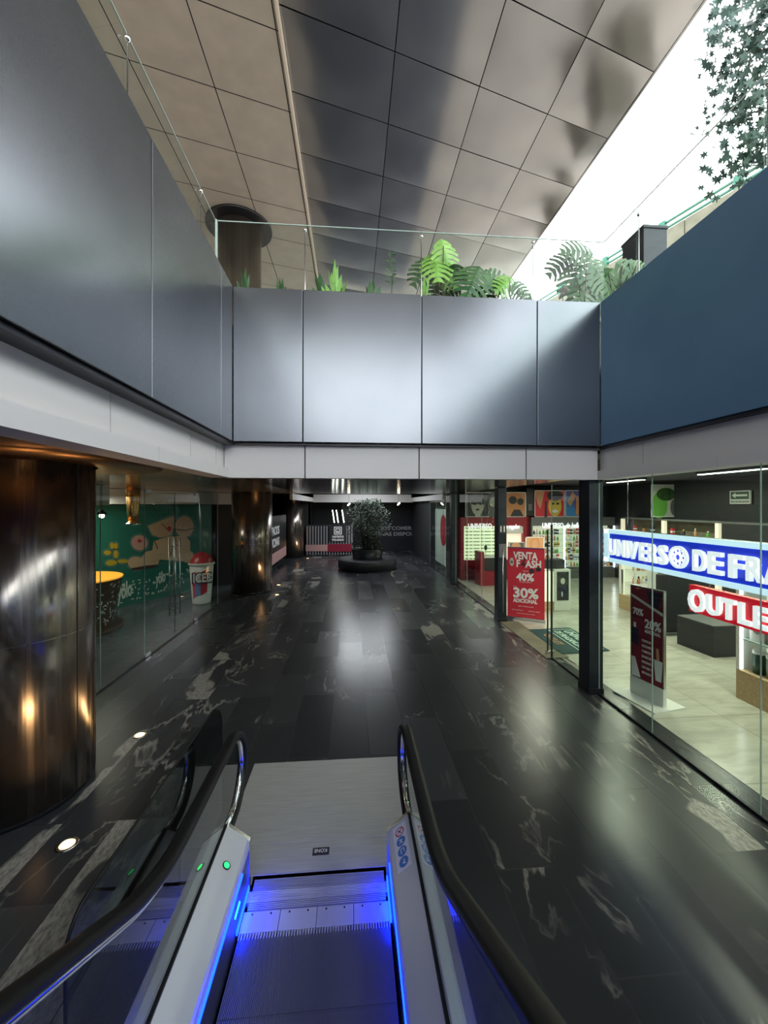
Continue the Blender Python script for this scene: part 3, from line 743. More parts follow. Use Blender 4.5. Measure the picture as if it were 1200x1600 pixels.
# ================================================================== COLUMNS
def column(cx_, cy_, r, z0, z1, lab, seam=None, group=None, m='column'):
    t = thing('round_column', (cx_, cy_, z0), lab, 'column', group)
    b = B(); b.lathe([(r, z0+.06), (r, z1)], (cx_, cy_, 0), 96); obj('cladding', b, m, t)
    b = B(); b.lathe([(r-.03, z0), (r-.03, z0+.06)], (cx_, cy_, 0), 64); obj('base_recess', b, 'black', t)
    if seam:
        b = B(); b.lathe([(r+.0015, seam), (r+.0015, seam+.006)], (cx_, cy_, 0), 96, cap=False); obj('joint_ring', b, 'steel', t)
        b = B()
        for a in (-.15, -.15+pi, -1.72, 1.42):
            b.box(cx_+r*cos(a)-.004, cx_+r*cos(a)+.004, cy_+r*sin(a)-.004, cy_+r*sin(a)+.004, z0+.06, z1)
        obj('seam', b, 'black', t)
    return t
column(-3.2, 4.06, .62, 0, CZ+.06, 'nearest round polished dark metal column at the left edge', 1.55)
column(-3.2, 13.05, .62, 0, CZ+.06, 'round polished dark column just past the left glass front', 1.55)
column(-3.2, 21.5, .62, 0, CZ+.06, 'farthest round dark column beside the slatted wall')
uc = column(-3.55, 12.9, .66, UZ, 11.54, 'round bronze column rising to the beige canopy above the parapet', m='column_up')
b = B(); b.lathe([(.98,11.49),(1.0,11.49),(1.0,11.55),(.66,11.55)], (-3.55,12.9,0), 72, cap=False); b.lathe([(.66,11.485),(.99,11.485)], (-3.55,12.9,0), 72, cap=False); obj('ceiling_ring', b, 'black', uc)
# ring in the ceiling round the near column and dark round opening
M['dim_copper'] = mat('dull_bronze_disc', (.35,.2,.1), .3, 1)
t = thing('ceiling_collar', (-3.2, 4.06, CZ), 'bronze disc in the ceiling around the nearest column', 'collar')
b = B(); b.lathe([(.64,CZ+.02),(1.22,CZ+.02),(1.25,CZ+.06)], (-3.2,4.06,0), 72, cap=False); obj('disc', b, 'dim_copper', t)
q = on_z(203, 731, CZ+.03)
t = thing('ceiling_vent', (q.x, q.y, CZ), 'round dark vent in the warm-tinted ceiling left of the white fascia', 'vent')
b = B(); b.lathe([(.0,CZ+.045),(.22,CZ+.045)], (q.x,q.y,0), 36, cap=False); obj('opening', b, 'black_matte', t)
b = B(); b.lathe([(.22,CZ+.035),(.245,CZ+.035),(.25,CZ+.058)], (q.x,q.y,0), 36, cap=False); obj('rim', b, 'charcoal', t)

# in-ground lamps around the columns
where = {4.06: 'nearest', 13.05: 'second', 21.5: 'farthest'}
side = {0: 'front right', 1: 'back right'}
for cy_ in (4.06, 13.05, 21.5):
    for i, a in enumerate((radians(-36), radians(53), radians(144), radians(-126))):
        if i > 1 and cy_ > 5: continue
        rr = 1.12; x, y = -3.2+rr*cos(a), cy_+rr*sin(a)
        sd_ = ('front right', 'back right', 'back left', 'front left')[i]
        t = thing('floor_lamp', (x, y, 0), 'round glowing lamp set in the floor at the %s of the %s column' % (sd_, where[cy_]), 'lamp', 'in-ground lamps round the columns')
        b = B(); b.lathe([(.078,.0),(.078,.006),(.055,.007),(.055,.001)], (x,y,0), 28, cap=False); obj('rim', b, 'steel', t)
        b = B(); b.lathe([(.0,.003),(.053,.003)], (x,y,0), 24, cap=False); obj('lens', b, 'lamp_glow', t)
        dx, dy = -3.2-x, cy_-y
        d_ = Vector((dx*.30, dy*.30, 1)).normalized()
        so = spot('lamp_light', (x, y, .02), (0,0,0), 24, (1,.58,.25), 85, .7, .04, t)
        so.rotation_euler = (-d_).to_track_quat('Z', 'Y').to_euler()

# ================================================================== PLANTS ON THE UPPER DECK
def leaf_split(b, base, tip_dir, up, ln, wd, m=0, lobes=6, droop=.25):
    """monstera style leaf: deeply notched blade with a midrib bend"""
    t = Vector(tip_dir).normalized(); sd = t.cross(Vector(up)).normalized(); nm = sd.cross(t).normalized()
    def pt(u_, s_):   # u along, s across
        return Vector(base)+t*ln*u_+sd*wd*s_-nm*(droop*ln*u_*u_)-nm*abs(s_)*wd*.18
    mid = [pt(i/lobes, 0) for i in range(lobes+1)]
    for sg in (-1, 1):
        for i in range(lobes):
            u0, u1 = i/lobes, (i+1)/lobes; uc_ = (u0+u1)/2
            w_ = sin(pi*min(1, .12+uc_*.86))**.7*.5
            a = b.bm.verts.new(mid[i]); c = b.bm.verts.new(mid[i+1])
            d = b.bm.verts.new(pt(min(u1+.10, 1.02), sg*w_*.92)); e = b.bm.verts.new(pt(u0+.13+.04, sg*w_))
            g = b.bm.verts.new(pt(u0+.06, sg*w_*.55)); h = b.bm.verts.new(pt(u1+.01, sg*w_*.5))
            for f in ((a, c, h, g), (g, h, d, e)):
                try: b.bm.faces.new(f if sg > 0 else f[::-1]).material_index = m
                except ValueError: pass
def split_plant(lab, x, y, tops, m='leaf', size=.52, group=None, z0=UZ+.35):
    t = thing('split_leaf_plant', (x, y, z0), lab, 'plant', group); rnd = random.Random(int(x*97+y*31))
    st = B()
    for (dx, dy, z, sc, md) in tops:
        p0 = Vector((x+dx*.15, y+dy*.15, z0)); p1 = Vector((x+dx, y+dy, z))
        mid = p0.lerp(p1, .55)+Vector((-dx*.2, -dy*.2, .08)); st.tube([p0, mid, p1], .012, 6, 0, .006)
        lf = B(); d = Vector((dx*1.8+rnd.uniform(-.5,.5), rnd.uniform(-.35,.1), rnd.uniform(-.9,.1)))
        leaf_split(lf, p1-d.normalized()*.12, d, (rnd.uniform(-.3,.3), -1.0, .25), size*sc, size*sc*.95, lobes=7)
        obj('leaf', lf, md, t)
    obj('stem', st, 'stem', t)
    return t
yb = 6.0
def bx_(u): return X(u, yb)
def bz_(v): return on_y(700, v, yb).z
split_plant('tall light green split-leaf plant with hanging roots behind the middle parapet', bx_(690), yb,
    [(-.10,0,bz_(402),1.1,'leaf_light'),(.02,-.05,bz_(388),1.0,'leaf_light'),(-.22,.1,bz_(408),.9,'leaf'),(.20,.0,bz_(425),.9,'leaf'),(.05,.0,bz_(425),.8,'leaf_light'),(-.05,.1,bz_(440),.8,'leaf'),(.14,.1,bz_(405),.8,'leaf')])
split_plant('dark broad split-leaf plant arching right of the tall light green one', bx_(742), yb,
    [(-.18,0,bz_(430),1.0,'leaf'),(.02,-.1,bz_(425),1.3,'leaf'),(.22,0,bz_(430),1.2,'leaf'),(.12,.1,bz_(450),1.0,'leaf'),(-.3,.1,bz_(450),.8,'leaf')])
split_plant('small split-leaf plant at the canopy edge behind the middle parapet', bx_(797), yb,
    [(0,0,bz_(435),.8,'leaf_light'),(.12,-.05,bz_(448),.75,'leaf'),(-.14,0,bz_(440),.6,'leaf'),(.22,0,bz_(452),.5,'leaf')])
split_plant('large feathery green plant against the white sky, left of the dark cabinet', bx_(912), yb,
    [(-.12,0,bz_(410),1.1,'leaf'),(.10,0,bz_(392),1.2,'leaf'),(.0,-.1,bz_(388),1.0,'leaf'),(.22,0,bz_(410),1.1,'leaf'),(-.2,.1,bz_(388),.9,'leaf'),(.05,.05,bz_(425),1.1,'leaf'),(.3,.1,bz_(395),.8,'leaf')])
split_plant('dark green split-leaf plant beside the right parapet corner', bx_(965), yb,
    [(-.15,0,bz_(415),1.0,'leaf'),(.08,0,bz_(402),1.2,'leaf'),(.2,0,bz_(420),1.1,'leaf'),(-.02,.1,bz_(425),1.0,'leaf'),(-.3,0,bz_(455),.8,'leaf'),(.32,0,bz_(400),.8,'leaf')])
def blade_plant(lab, u, n, v_top, m, spread=.18, wd=.05):
    x = bx_(u); t = thing('leafy_plant', (x, yb-.15, UZ+.35), lab, 'plant'); rnd = random.Random(u)
    lf = B(); st = B()
    for k in range(n):
        a = (k+.5)/n*2-1; h = bz_(v_top)-UZ-.35; hh = h*(1-.35*abs(a))*rnd.uniform(.85,1.05)
        p0 = Vector((x, yb-.15, UZ+.35)); p1 = p0+Vector((a*spread, rnd.uniform(-.1,.1), hh)); pm = p0.lerp(p1, .5)+Vector((-a*spread*.25, 0, hh*.08))
        st.tube([p0, pm], .005, 5)
        q0, q1, q2 = pm, pm.lerp(p1, .5)+Vector((0,0,.02)), p1; sd = Vector((cos(k), .2, sin(k)*.6)).normalized()*wd
        lf.quad([q0, q1+sd, q2, q1-sd])
    obj('foliage', lf, m, t); obj('stem', st, 'stem', t); return t
blade_plant('bright green spear-leaved plant behind the left end of the middle parapet', 524, 9, 428, 'leaf_light', .22, .045)
blade_plant('low dark broad-leaved plant beside the bright green spear-leaved one', 503, 8, 438, 'leaf', .2, .06)
blade_plant('low dark plant between the spear-leaved plant and the thin fern', 580, 8, 444, 'leaf', .22, .05)
blade_plant('small pale plant at the foot of the bronze column', 388, 7, 432, 'leaf', .14, .03)
blade_plant('small pale sprig below the cream ceiling trim', 441, 6, 438, 'leaf', .12, .03)
blade_plant('low leafy plant right of the small split-leaf plant at the sky edge', 822, 9, 455, 'leaf', .2, .03)
blade_plant('low mixed greenery below the feathery plant', 935, 10, 448, 'leaf', .35, .05)
blade_plant('low green plant filling the gap left of the tall light green one', 660, 7, 440, 'leaf_light', .2, .03)
# thin fern with pinnate stem
x = bx_(610); t = thing('thin_fern', (x, yb-.1, UZ+.35), 'thin tall fern stem standing alone behind the middle parapet', 'plant')
st = B(); tip = Vector((x-.03, yb-.1, bz_(403))); st.tube([(x-.02, yb-.1, UZ+.35), (x+.02, yb-.1, bz_(440)), tip], .006, 6); obj('stem', st, 'stem', t)
lf = B(); rnd = random.Random(4)
for k in range(26):
    z = bz_(455)+(bz_(404)-bz_(455))*k/26; s_ = 1 if k % 2 else -1; ln = .10*rnd.uniform(.6,1.1)
    p = Vector((x, yb-.1, z)); e = p+Vector((s_*ln, rnd.uniform(-.05,.05), rnd.uniform(-.02,.05))); sd = Vector((0, .3, 1)).normalized()*.014
    m_ = p.lerp(e, .5); lf.quad([p, m_+sd, e, m_-sd])
obj('foliage', lf, 'leaf', t)
# dried plant
x = bx_(874); t = thing('dried_plant', (x, yb-.1, UZ+.35), 'dried brown flower head on a curved stem before the white sky', 'plant')
st = B(); st.tube([(x+.02, yb-.1, UZ+.35), (x, yb-.1, bz_(462)), (x+.10, yb-.1, bz_(432)), (x+.20, yb-.1, bz_(412))], .006, 6); obj('stem', st, 'dry', t)
hd = B()
for k in range(60):
    d = Vector((rnd.gauss(0,1), rnd.gauss(0,1), rnd.gauss(0,1))).normalized(); p = Vector((x, yb-.1, bz_(453)))+d*.07*rnd.uniform(.4,1); hd.quad([p, p+Vector((.02,0,.008)), p+Vector((.015,.004,.03)), p+Vector((-.01,0,.02))])
obj('flower_head', hd, 'dry', t)
# branch arching in front of the overpass
t = thing('arching_branch', (bx_(890), yb+.2, UZ+.35), 'bare brown branch arching up to the right behind the parapet corner', 'branch')
st = B(); st.tube([(bx_(885), yb+.2, bz_(468)), (bx_(930), yb+.2, bz_(440)), (bx_(975), yb+.2, bz_(412)), (bx_(1010), yb+.2, bz_(395))], .014, 7, 0, .008); obj('bark', st, 'stem', t)
# planting bed
b = B(); b.box(-1.7, 3.6, 5.72, 6.5, UZ, UZ+.38); o = obj('planter_box', b, 'charcoal'); tag(o, 'long dark planter box running behind the middle glass railing', 'planter')
b = B(); b.box(-1.66, 3.56, 5.76, 6.46, UZ+.36, UZ+.392); so = obj('soil', b, 'soil', o)

# ------------------------------------------------------------------ street: overpass, cabinet, tree
t = thing('overpass', (12, 14, UZ-.05), 'raised concrete road with green painted railing beyond the right parapet', 'bridge')
A0 = Vector((13.2, 7.0)); A1 = Vector((7.8, 22.0)); od = (A1-A0).normalized(); on = Vector((od.y, -od.x))
ln_ = (A1-A0).length
b = B(); c = (A0+A1)/2+on*2; b.obox(c, od, ln_/2+8, 2.2, 10.2, 11.0); obj('deck', b, 'concrete', t)
b = B(); n = 14
for k in range(n):
    c = A0+od*((k+.5)*(ln_+14)/n-7); b.obox(c, od, (ln_+14)/n/2-.015, .12, 10.2, 12.34)
obj('concrete_barrier', b, 'concrete', t)
b = B()
for z in (12.48, 12.68): b.obox((A0+A1)/2, od, ln_/2+7, .035, z-.03, z+.03)
obj('rail', b, 'green_rail', t)
for k in range(11):
    c = A0+od*((k-1)*2.2); b = B(); b.obox(c, od, .11, .08, 12.2, 12.76); obj('rail_post', b, 'green_rail', t)
for k in (0.1, .8):
    c = A0+od*(ln_*k)+on*2.0; b = B(); b.obox(c, od, .6, .5, UZ-.05, 10.2); obj('pier', b, 'concrete', t)
M['cab'] = mat('slate_cabinet_paint', (.028,.036,.046), .6)
t = thing('cabinet', (5.3, 6.8, UZ), 'dark grey box cabinet rising behind the right parapet', 'cabinet')
b = B(); b.box(5.08, 5.52, 6.55, 7.1, UZ, 7.60, 0, .01); obj('body', b, 'cab', t)
b = B(); b.box(5.06, 5.54, 6.53, 7.12, 7.60, 7.65, 0, .01); obj('top_cap', b, 'cab', t)
b = B(); b.box(8.0, 9.6, 12.0, 13.4, UZ, 8.6); o = obj('street_kiosk', b, 'concrete'); tag(o, 'pale tan street kiosk wall behind the low greenery', 'kiosk')

def street_tree():
    t = thing('street_tree', (9.6, 6.2, UZ), 'leafy street tree with lobed dark leaves reaching in from the right', 'tree')
    rnd = random.Random(11); br = B(); tw = B()
    br.tube([(9.6,6.2,UZ),(9.5,6.25,7.4),(9.3,6.3,9.6),(9.1,6.3,12.2)], .17, 10, 0, .09)
    obj('trunk', br, 'bark', t)
    ends = []
    D = lambda u, v, x: on_x(u, v, x)
    tips = [(1098,30,6.7),(1105,60,6.9),(1130,20,7.2),(1175,20,7.0),(1160,60,7.0),(1100,85,6.6),(1135,95,6.9),(1170,85,7.1),(1190,50,7.3),
            (1110,150,6.6),(1125,180,6.8),(1110,200,6.6),(1145,140,7.0),(1165,130,7.2),(1180,165,7.1),(1140,200,6.9),(1190,120,7.4),(1150,170,7.2),
            (1120,270,6.9),(1135,280,7.1),(1165,290,7.2),(1180,235,7.2),(1195,250,7.3),(1170,215,7.0),(1195,200,7.4),(1155,230,7.0),(1185,95,7.0),(1195,15,7.1),(1145,10,6.8),(1120,110,7.0)]
    for i, (u, v, x) in enumerate(tips):
        e = D(u, v, x); z0 = max(8.2, min(11.8, e.z+.2)); p0 = Vector((9.35, 6.3, z0)); m_ = p0.lerp(e, .5)+Vector((0, rnd.uniform(-.2,.2), .25))
        tw.tube([p0, m_, e], .022, 5, 0, .005); ends.append((p0, m_, e))
    for k in range(40):   # rest of the crown, out of the photo's frame
        a = rnd.uniform(0, 2*pi); r = rnd.uniform(.8,2.6); e = Vector((9.8+abs(r*cos(a))*.9, 6.2+r*sin(a), rnd.uniform(9.2,13)))
        p0 = Vector((9.3, 6.3, e.z-.5)); tw.tube([p0, e], .02, 5, 0, .006); ends.append((p0, p0.lerp(e,.5), e))
    obj('branch', tw, 'bark', t)
    lf = B()
    def lobed(c, s, rr):
        n = Vector((rr.gauss(0,.6), -1, rr.gauss(0,.6))).normalized(); a = n.cross(Vector((rr.uniform(-1,1),0,1))).normalized(); q = n.cross(a)
        prof_ = [(0,-.5),(.12,-.15),(.5,-.25),(.28,.05),(.48,.38),(.14,.2),(0,.62),(-.14,.2),(-.48,.38),(-.28,.05),(-.5,-.25),(-.12,-.15)]
        lf.quad([c+a*s*px+q*s*py for px, py in prof_])
    for i, (p0, m_, e) in enumerate(ends):
        nl = 34 if i < len(tips) else 24
        for k in range(nl):
            f = rnd.random()**.45; p = m_.lerp(e, f) if f > .0 else m_
            sg = .20 if i < len(tips) else .35
            p = p+Vector((rnd.gauss(0,sg*.7), rnd.gauss(0,sg), rnd.gauss(0,sg*.75)))
            lobed(p, rnd.uniform(.12,.21), rnd)
    obj('foliage', lf, 'leaf_tree', t)
street_tree()

# ================================================================== FAR END OF THE CORRIDOR
yw = 21.9
t = thing('slatted_screen', (X(512,yw), yw, 0), 'slatted grey screen with a square white logo at the far end of the corridor', 'screen')
xa, xb_ = X(478,yw), X(552,yw)
b = B(); b.box(xa, xb_, yw, yw+.08, .05, Z(500,820,yw)); obj('backing', b, 'black_matte', t)
ns = 17
for k in range(ns):
    x = xa+(xb_-xa)*(k+.5)/ns; b = B(); b.box(x-.035, x+.035, yw-.05, yw, .05, Z(500,822,yw)); obj('slat', b, 'slat_grey', t)
b = B(); b.box(xa-.0, X(512,yw), yw-.09, yw-.055, Z(500,861,yw), Z(500,851,yw)); obj('board', b, 'pink_board', t)['label'] = 'dusty pink board'
b = B(); b.box(X(512,yw), X(550,yw), yw-.09, yw-.055, Z(500,862,yw), Z(500,850,yw)); obj('board', b, 'maroon', t)['label'] = 'dark red board'
lx0, lx1 = X(516,yw), X(540,yw)
b = B(); b.box(lx0-.05, lx1+.05, yw-.10, yw-.055, Z(500,846,yw), Z(500,821,yw)); lg = obj('logo_panel', b, 'black_matte', t)
zc = Z(500,829,yw); xc = (lx0+lx1)/2; s_ = .21
b = B()
def frame2(b, xc, zc, s, w_, y0, y1, m=0):
    b.box(xc-s, xc+s, y0, y1, zc+s-w_, zc+s, m); b.box(xc-s, xc+s, y0, y1, zc-s, zc-s+w_, m); b.box(xc-s, xc-s+w_, y0, y1, zc-s+w_, zc+s-w_, m); b.box(xc+s-w_, xc+s, y0, y1, zc-s+w_, zc+s-w_, m)
frame2(b, xc, zc, .21, .04, yw-.12, yw-.10); frame2(b, xc, zc, .12, .04, yw-.12, yw-.10); b.box(xc-.03, xc+.03, yw-.12, yw-.10, zc-.06, zc+.0)
obj('square_mark', b, 'paper', lg)
text('lettering', 'DISTRITO', 'paper', lg, (xc-.31, yw-.11, Z(500,840,yw)), (1,0,0), (0,0,1), size=.15, bold=.004, width=.62)
text('lettering', 'POLANCO', 'paper', lg, (xc-.31, yw-.11, Z(500,845,yw)), (1,0,0), (0,0,1), size=.15, bold=.004, width=.62)
# dark wall panel with leasing text
t = thing('leasing_wall_sign', (2.0, 23.9, 0), 'dark wall sign with pale lettering at the far end, right of the planted tree', 'sign')
b = B(); b.box(-.6, 5.6, 23.86, 23.98, 0, 3.3); obj('panel', b, 'black', t)
yq = 23.85
M['dim_text'] = mat('dim_grey_lettering', (.35,.36,.38), .5)
text('lettering', 'ESPACIOS COMERCIALES', 'dim_text', t, (X(569,yq), yq, Z(600,828,yq)), (1,0,0), (0,0,1), size=.30, bold=.006, width=3.95)
text('lettering', 'OFICINAS DISPONIBLES', 'dim_text', t, (X(569,yq), yq, Z(600,837,yq)), (1,0,0), (0,0,1), size=.30, bold=.006, width=3.95)
# glass doors area above the slatted screen: light reflections in glass, added as glowing tubes
for i, u in enumerate((521, 527, 536)):
    t = thing('glass_reflection', (X(u,21.7), 21.7, 2.0), ('left', 'middle', 'right')[i]+'most of three upright light reflections in glass above the slatted screen' if i != 1 else 'middle one of three upright light reflections in glass above the slatted screen', 'lamp', 'light reflections at the far end')
    b = B(); b.tube([(X(u-1.5,21.7), 21.7, Z(500,797,21.7)), (X(u+1.5,21.7), 21.7, Z(500,817,21.7))], .025, 8); obj('tube', b, 'tube', t)
    b = B(); b.box(X(u+1.5,21.7)-.035, X(u+1.5,21.7)+.035, 21.66, 21.74, Z(500,819,21.7), Z(500,816.5,21.7)); obj('reflection_foot', b, 'steel', t)
for i, (u, v) in enumerate(((545,788),(623,787))):
    q = on_z(u, v, 2.86); q = on_y(u, v, 20.5)
    t = thing('ceiling_spotlight', q, ('small tilted spotlight hanging left of the planted tree top', 'small spotlight hanging right of the planted tree top')[i], 'lamp')
    b = B(); b.tube([(q.x,q.y,q.z), (q.x,q.y,3.9)], .008); obj('rod', b, 'black', t)
    b = B(); b.tube([(q.x-.06,q.y,q.z-.07),(q.x+.06,q.y,q.z+.05)], .035, 10); obj('lamp_head', b, 'lamp_white', t)
spot('far_spot', (X(545,20.5), 20.4, 2.8), (radians(10),0,0), 60, (1,.9,.75), 90)
t = thing('recess_lamp', (.6, 18.2, 3.85), 'wide soft lamp panel inside the far white ceiling recess', 'lamp')
b = B(); b.box(-.5, 1.7, 15.6, 20.8, 3.85, 3.895); obj('housing', b, 'white', t)
area('lamp_light', (.6, 18.2, 3.84), (0,0,0), 2.4, 5.4, 260, (.9,.95,1), t)
# round bench planter with a bushy tree
bc = Vector((X(574,17.3), 17.3))
t = thing('round_bench', (bc.x, bc.y, 0), 'round black bench planter in the middle of the corridor far end', 'bench')
b = B(); b.lathe([(1.12,0),(1.12,.06),(1.27,.08),(1.27,.42),(1.24,.45),(.6,.45)], (bc.x,bc.y,0), 72, cap=False); obj('bench_ring', b, 'charcoal', t)
b = B(); b.lathe([(.62,.4),(.70,.86),(.66,.88),(.60,.84)], (bc.x,bc.y,0), 48, cap=False); obj('pot', b, 'black', t)
b = B(); b.lathe([(.0,.83),(.63,.83)], (bc.x,bc.y,0), 32, cap=False); obj('soil', b, 'soil', t)
t = thing('potted_tree', (bc.x, bc.y, .83), 'bushy dark green tree growing from the round black bench planter', 'tree')
rnd = random.Random(5); tr = B(); 
for k in range(4): a = k*1.6; tr.tube([(bc.x+.1*cos(a), bc.y+.1*sin(a), .8), (bc.x+.3*cos(a), bc.y+.3*sin(a), 1.7), (bc.x+.5*cos(a), bc.y+.5*sin(a), 2.6)], .035, 7, 0, .012)
obj('trunk', tr, 'bark', t); lf = B()
for k in range(7000):
    z = rnd.uniform(.85, 3.0); rr = .85 if z > 1.5 else .62
    rr *= (1-.35*max(0, (z-2.4)/.7)); a = rnd.uniform(0,2*pi); r = rr*rnd.random()**.6*(1+.25*sin(3*a+z*4))
    p = Vector((bc.x+.05+r*cos(a), bc.y+r*sin(a), z)); s_ = rnd.uniform(.05,.10)
    d = Vector((rnd.gauss(0,1), rnd.gauss(0,1), rnd.gauss(0,.6))).normalized(); e = d.cross(Vector((0,0,1))).normalized()
    lf.quad([p, p+d*s_*.6+e*s_*.35, p+d*s_*1.4, p+d*s_*.6-e*s_*.35])
obj('foliage', lf, 'leaf_dark', t)
# poster board on the left past the second column
t = thing('poster_board', (-3.3, 17.5, 0), 'dark poster board with white letters and pink foot between the far columns', 'poster')
b = B(); b.box(-3.32,-3.26,15.2,20.0,.25,2.3); obj('board', b, 'black', t)
b = B(); b.box(-3.26,-3.25,15.2,20.0,.3,.75); obj('lower_strip', b, 'pink_board', t)
text('lettering', 'ESPACIOS', 'paper', t, (-3.245, 15.9, 1.5), (0,1,0), (0,0,1), size=.5, bold=.01)
text('lettering', 'OFICINAS', 'paper', t, (-3.245, 15.9, 1.0), (0,1,0), (0,0,1), size=.5, bold=.01)
# next shop on the right: pale blinds and a round red sign
t = thing('window_blind', (3.75, 16.5, 0), 'pale vertical blind behind the farthest right-hand shop window', 'blind')
b = B()
for k in range(14): b.box(3.80, 3.815, 15.15+.2*k, 15.30+.2*k, .25, 2.6)
obj('slats', b, 'white_wall', t); b = B(); b.box(3.78,3.84,14.5,18,2.6,2.68); obj('head_rail', b, 'steel', t)
t = thing('round_sign', (3.62, 15.6, 1.0), 'tall oval red sign on the glass past the far thin post', 'sign')
b = B(); b.slab(ell((3.62,15.6,1.75), (0,1,0), (0,0,1), .48, .62, 32), (.03,0,0)); obj('panel', b, 'red_bright', t)
area('far_shop_light', (5, 16.2, 3.3), (0,0,0), 1.5, 1.5, 50, (.75,1,.75))

# ================================================================== LEFT SHOP
def wall_hit(u, v, off=.085):
    r = ray(u, v); p0 = MO+MN*off; k = (p0-Vector((0,0,0))).dot(MN)/(Vector((r.x,r.y,0)).dot(MN)); return Vector((r.x*k, r.y*k, H+r.z*k))
mural = thing('wall_painting', tuple(MO+MN*.085), 'green wall painting with pale balloon shapes, a yellow balloon animal and white sprinkles', 'painting')
ME_ = lambda pts, off, m: None
def flat(name, layers, parent=mural, base=.085):
    """layers: (list of pixel outlines, material, lift)"""
    mats = []; b = B()
    for pts, m_, lift in layers:
        if m_ not in mats: mats.append(m_)
        P_ = [wall_hit(u, v, base+lift) for u, v in pts]
        b.slab(P_, tuple(MN*.003), mats.index(m_))
    return obj(name, b, mats, parent)
def E2(cx_, cy_, a, b_, rot=0, n=20):
    return [(cx_+a*cos(t)*cos(rot)-b_*sin(t)*sin(rot), cy_+a*cos(t)*sin(rot)+b_*sin(t)*cos(rot)) for t in [2*pi*i/n for i in range(n)]]
def blob(cx_, cy_, a, b_, rot, m_, l0=.004, halo=True):
    out = []
    if halo: out.append((E2(cx_, cy_, a+2.6, b_+2.6, rot), 'halo', l0-.003))
    out.append((E2(cx_, cy_, a+.5, b_+.5, rot), 'line', l0)); out.append((E2(cx_, cy_, a, b_, rot), m_, l0+.004)); return out
la = []
for c_ in ((175,853,3.4,5,0),(181,853,3.4,5,0),(168,863.5,6,3.6,0),(181,866,4,6.5,0),(174,879.5,9,4.6,-.1),(192,877,9,3.2,0)): la += blob(*c_, 'yellow')
flat('balloon_animal', la)
la = blob(218,848,13,12,.3,'pink')+blob(213,880,13.5,10.5,.1,'peach')+blob(288,823,14.5,17,0,'peach')
flat('balloon_shape', la)
la = [([(228,820),(262,806),(275,801),(279,812),(270,838),(250,842),(236,838)],'halo',.002),([(231,822),(262,809),(272,806),(274,818),(268,836),(250,840),(238,836)],'peach',.010),
      ([(240,846),(262,838),(290,838),(297,846),(298,878),(246,874),(238,860)],'peach',.009),([(228,862),(246,858),(250,872),(246,884),(222,886),(214,880)],'peach',.011),
      ([(205,888),(226,884),(246,882),(247,885),(228,889),(206,891)],'line',.012),([(290,856),(302,864),(303,879),(288,879)],'peach',.011)]
flat('pale_figure', la)
la = [([(a,b_),(a+1.3,b_),(c_+1.3,d_),(c_,d_)],'line',.02) for a,b_,c_,d_ in ((241,846,246,858),(252,818,262,828),(246,866,262,868),(262,868,290,870),(270,852,266,868),(236,838,246,836),(232,878,246,876))]
la.append((E2(264.5,826,3,4),'red_bright',.022)); la.append((E2(218,845,3.2,2.6),'red_bright',.018))
la += [([(270,826),(290,828),(302,825),(302,826.2),(290,829.4),(270,827.2)],'line',.02)]
flat('line_work', la)
rnd = random.Random(9); lb = B()
for k in range(85):
    f = rnd.random(); u = 186+122*f; vc = 926-28*f; v = vc+rnd.uniform(-15,17)*(1-.25*f)
    if abs(v-(931 if u < 225 else 908)) < 9 and (185 < u < 207 or 243 < u < 260): continue
    a = rnd.uniform(0, pi); ln = 2.2; c_ = wall_hit(u, v, .09); ud = (MD*cos(a)+Vector((0,0,1))*sin(a)); vd = MD*-sin(a)+Vector((0,0,1))*cos(a); s1 = .036*c_.y/12; s2 = .014
    lb.slab([c_-ud*s1-vd*s2, c_+ud*s1-vd*s2, c_+ud*s1+vd*s2, c_-ud*s1+vd*s2], tuple(MN*.003))
tag(obj('sprinkle', lb, 'mint', mural), kind='stuff')
p = wall_hit(184, 938, .09); q = wall_hit(207, 929, .09); text('lettering', 'yölo', 'mint', mural, p, q-p, (0,0,1), size=.60, bold=.02, width=(q-p).length)
p = wall_hit(244, 913, .09); q = wall_hit(259, 907, .09); text('lettering', 'yölo', 'mint', mural, p, q-p, (0,0,1), size=.46, bold=.016, width=(q-p).length)
# bulkheads above
b = B(); b.obox((MO+MD*1.2+MN*.35)[:2], MD, 2.6, .3, 2.78, CZ+.05); o = obj('bulkhead', b, 'white_wall'); o['kind'] = 'structure'; o.name = 'trim_9'
b = B(); b.box(-7.6,-5.15,8.3,8.9,2.75,CZ+.05); o = obj('bulkhead', b, 'white_wall'); o['kind'] = 'structure'; o.name = 'trim_10'
t = thing('copper_post', (X(208,9.6), 9.6, 2.3), 'short glowing copper post hanging from the ceiling over the green painting', 'post')
b = B(); b.lathe([(.11,2.35),(.125,2.6),(.14,2.9),(.15,CZ+.05)], (X(208,9.6),9.6,0), 24); obj('shaft', b, 'copper', t)
b = B(); b.lathe([(.2,2.30),(.12,2.36)], (X(208,9.6),9.6,0), 24); obj('lower_flange', b, 'chrome', t)
t = thing('pendant_lamp', (X(159,8.0), 8.0, 2.4), 'small bare warm bulb hanging beside the nearest column', 'lamp')
c_ = (X(159,8.0), 8.0, Z(159,806,8.0))
b = B(); b.tube([(c_[0],c_[1],c_[2]+.05),(c_[0],c_[1],CZ+.05)], .006); obj('cord', b, 'black', t)
b = B(); b.ball(c_, .045); obj('bulb', b, 'lamp_white', t)
b = B(); b.lathe([(.03,.05),(.10,.0),(.03,.09)], (c_[0],c_[1],c_[2]+.03), 16, cap=False); obj('lamp_shade', b, 'black', t)
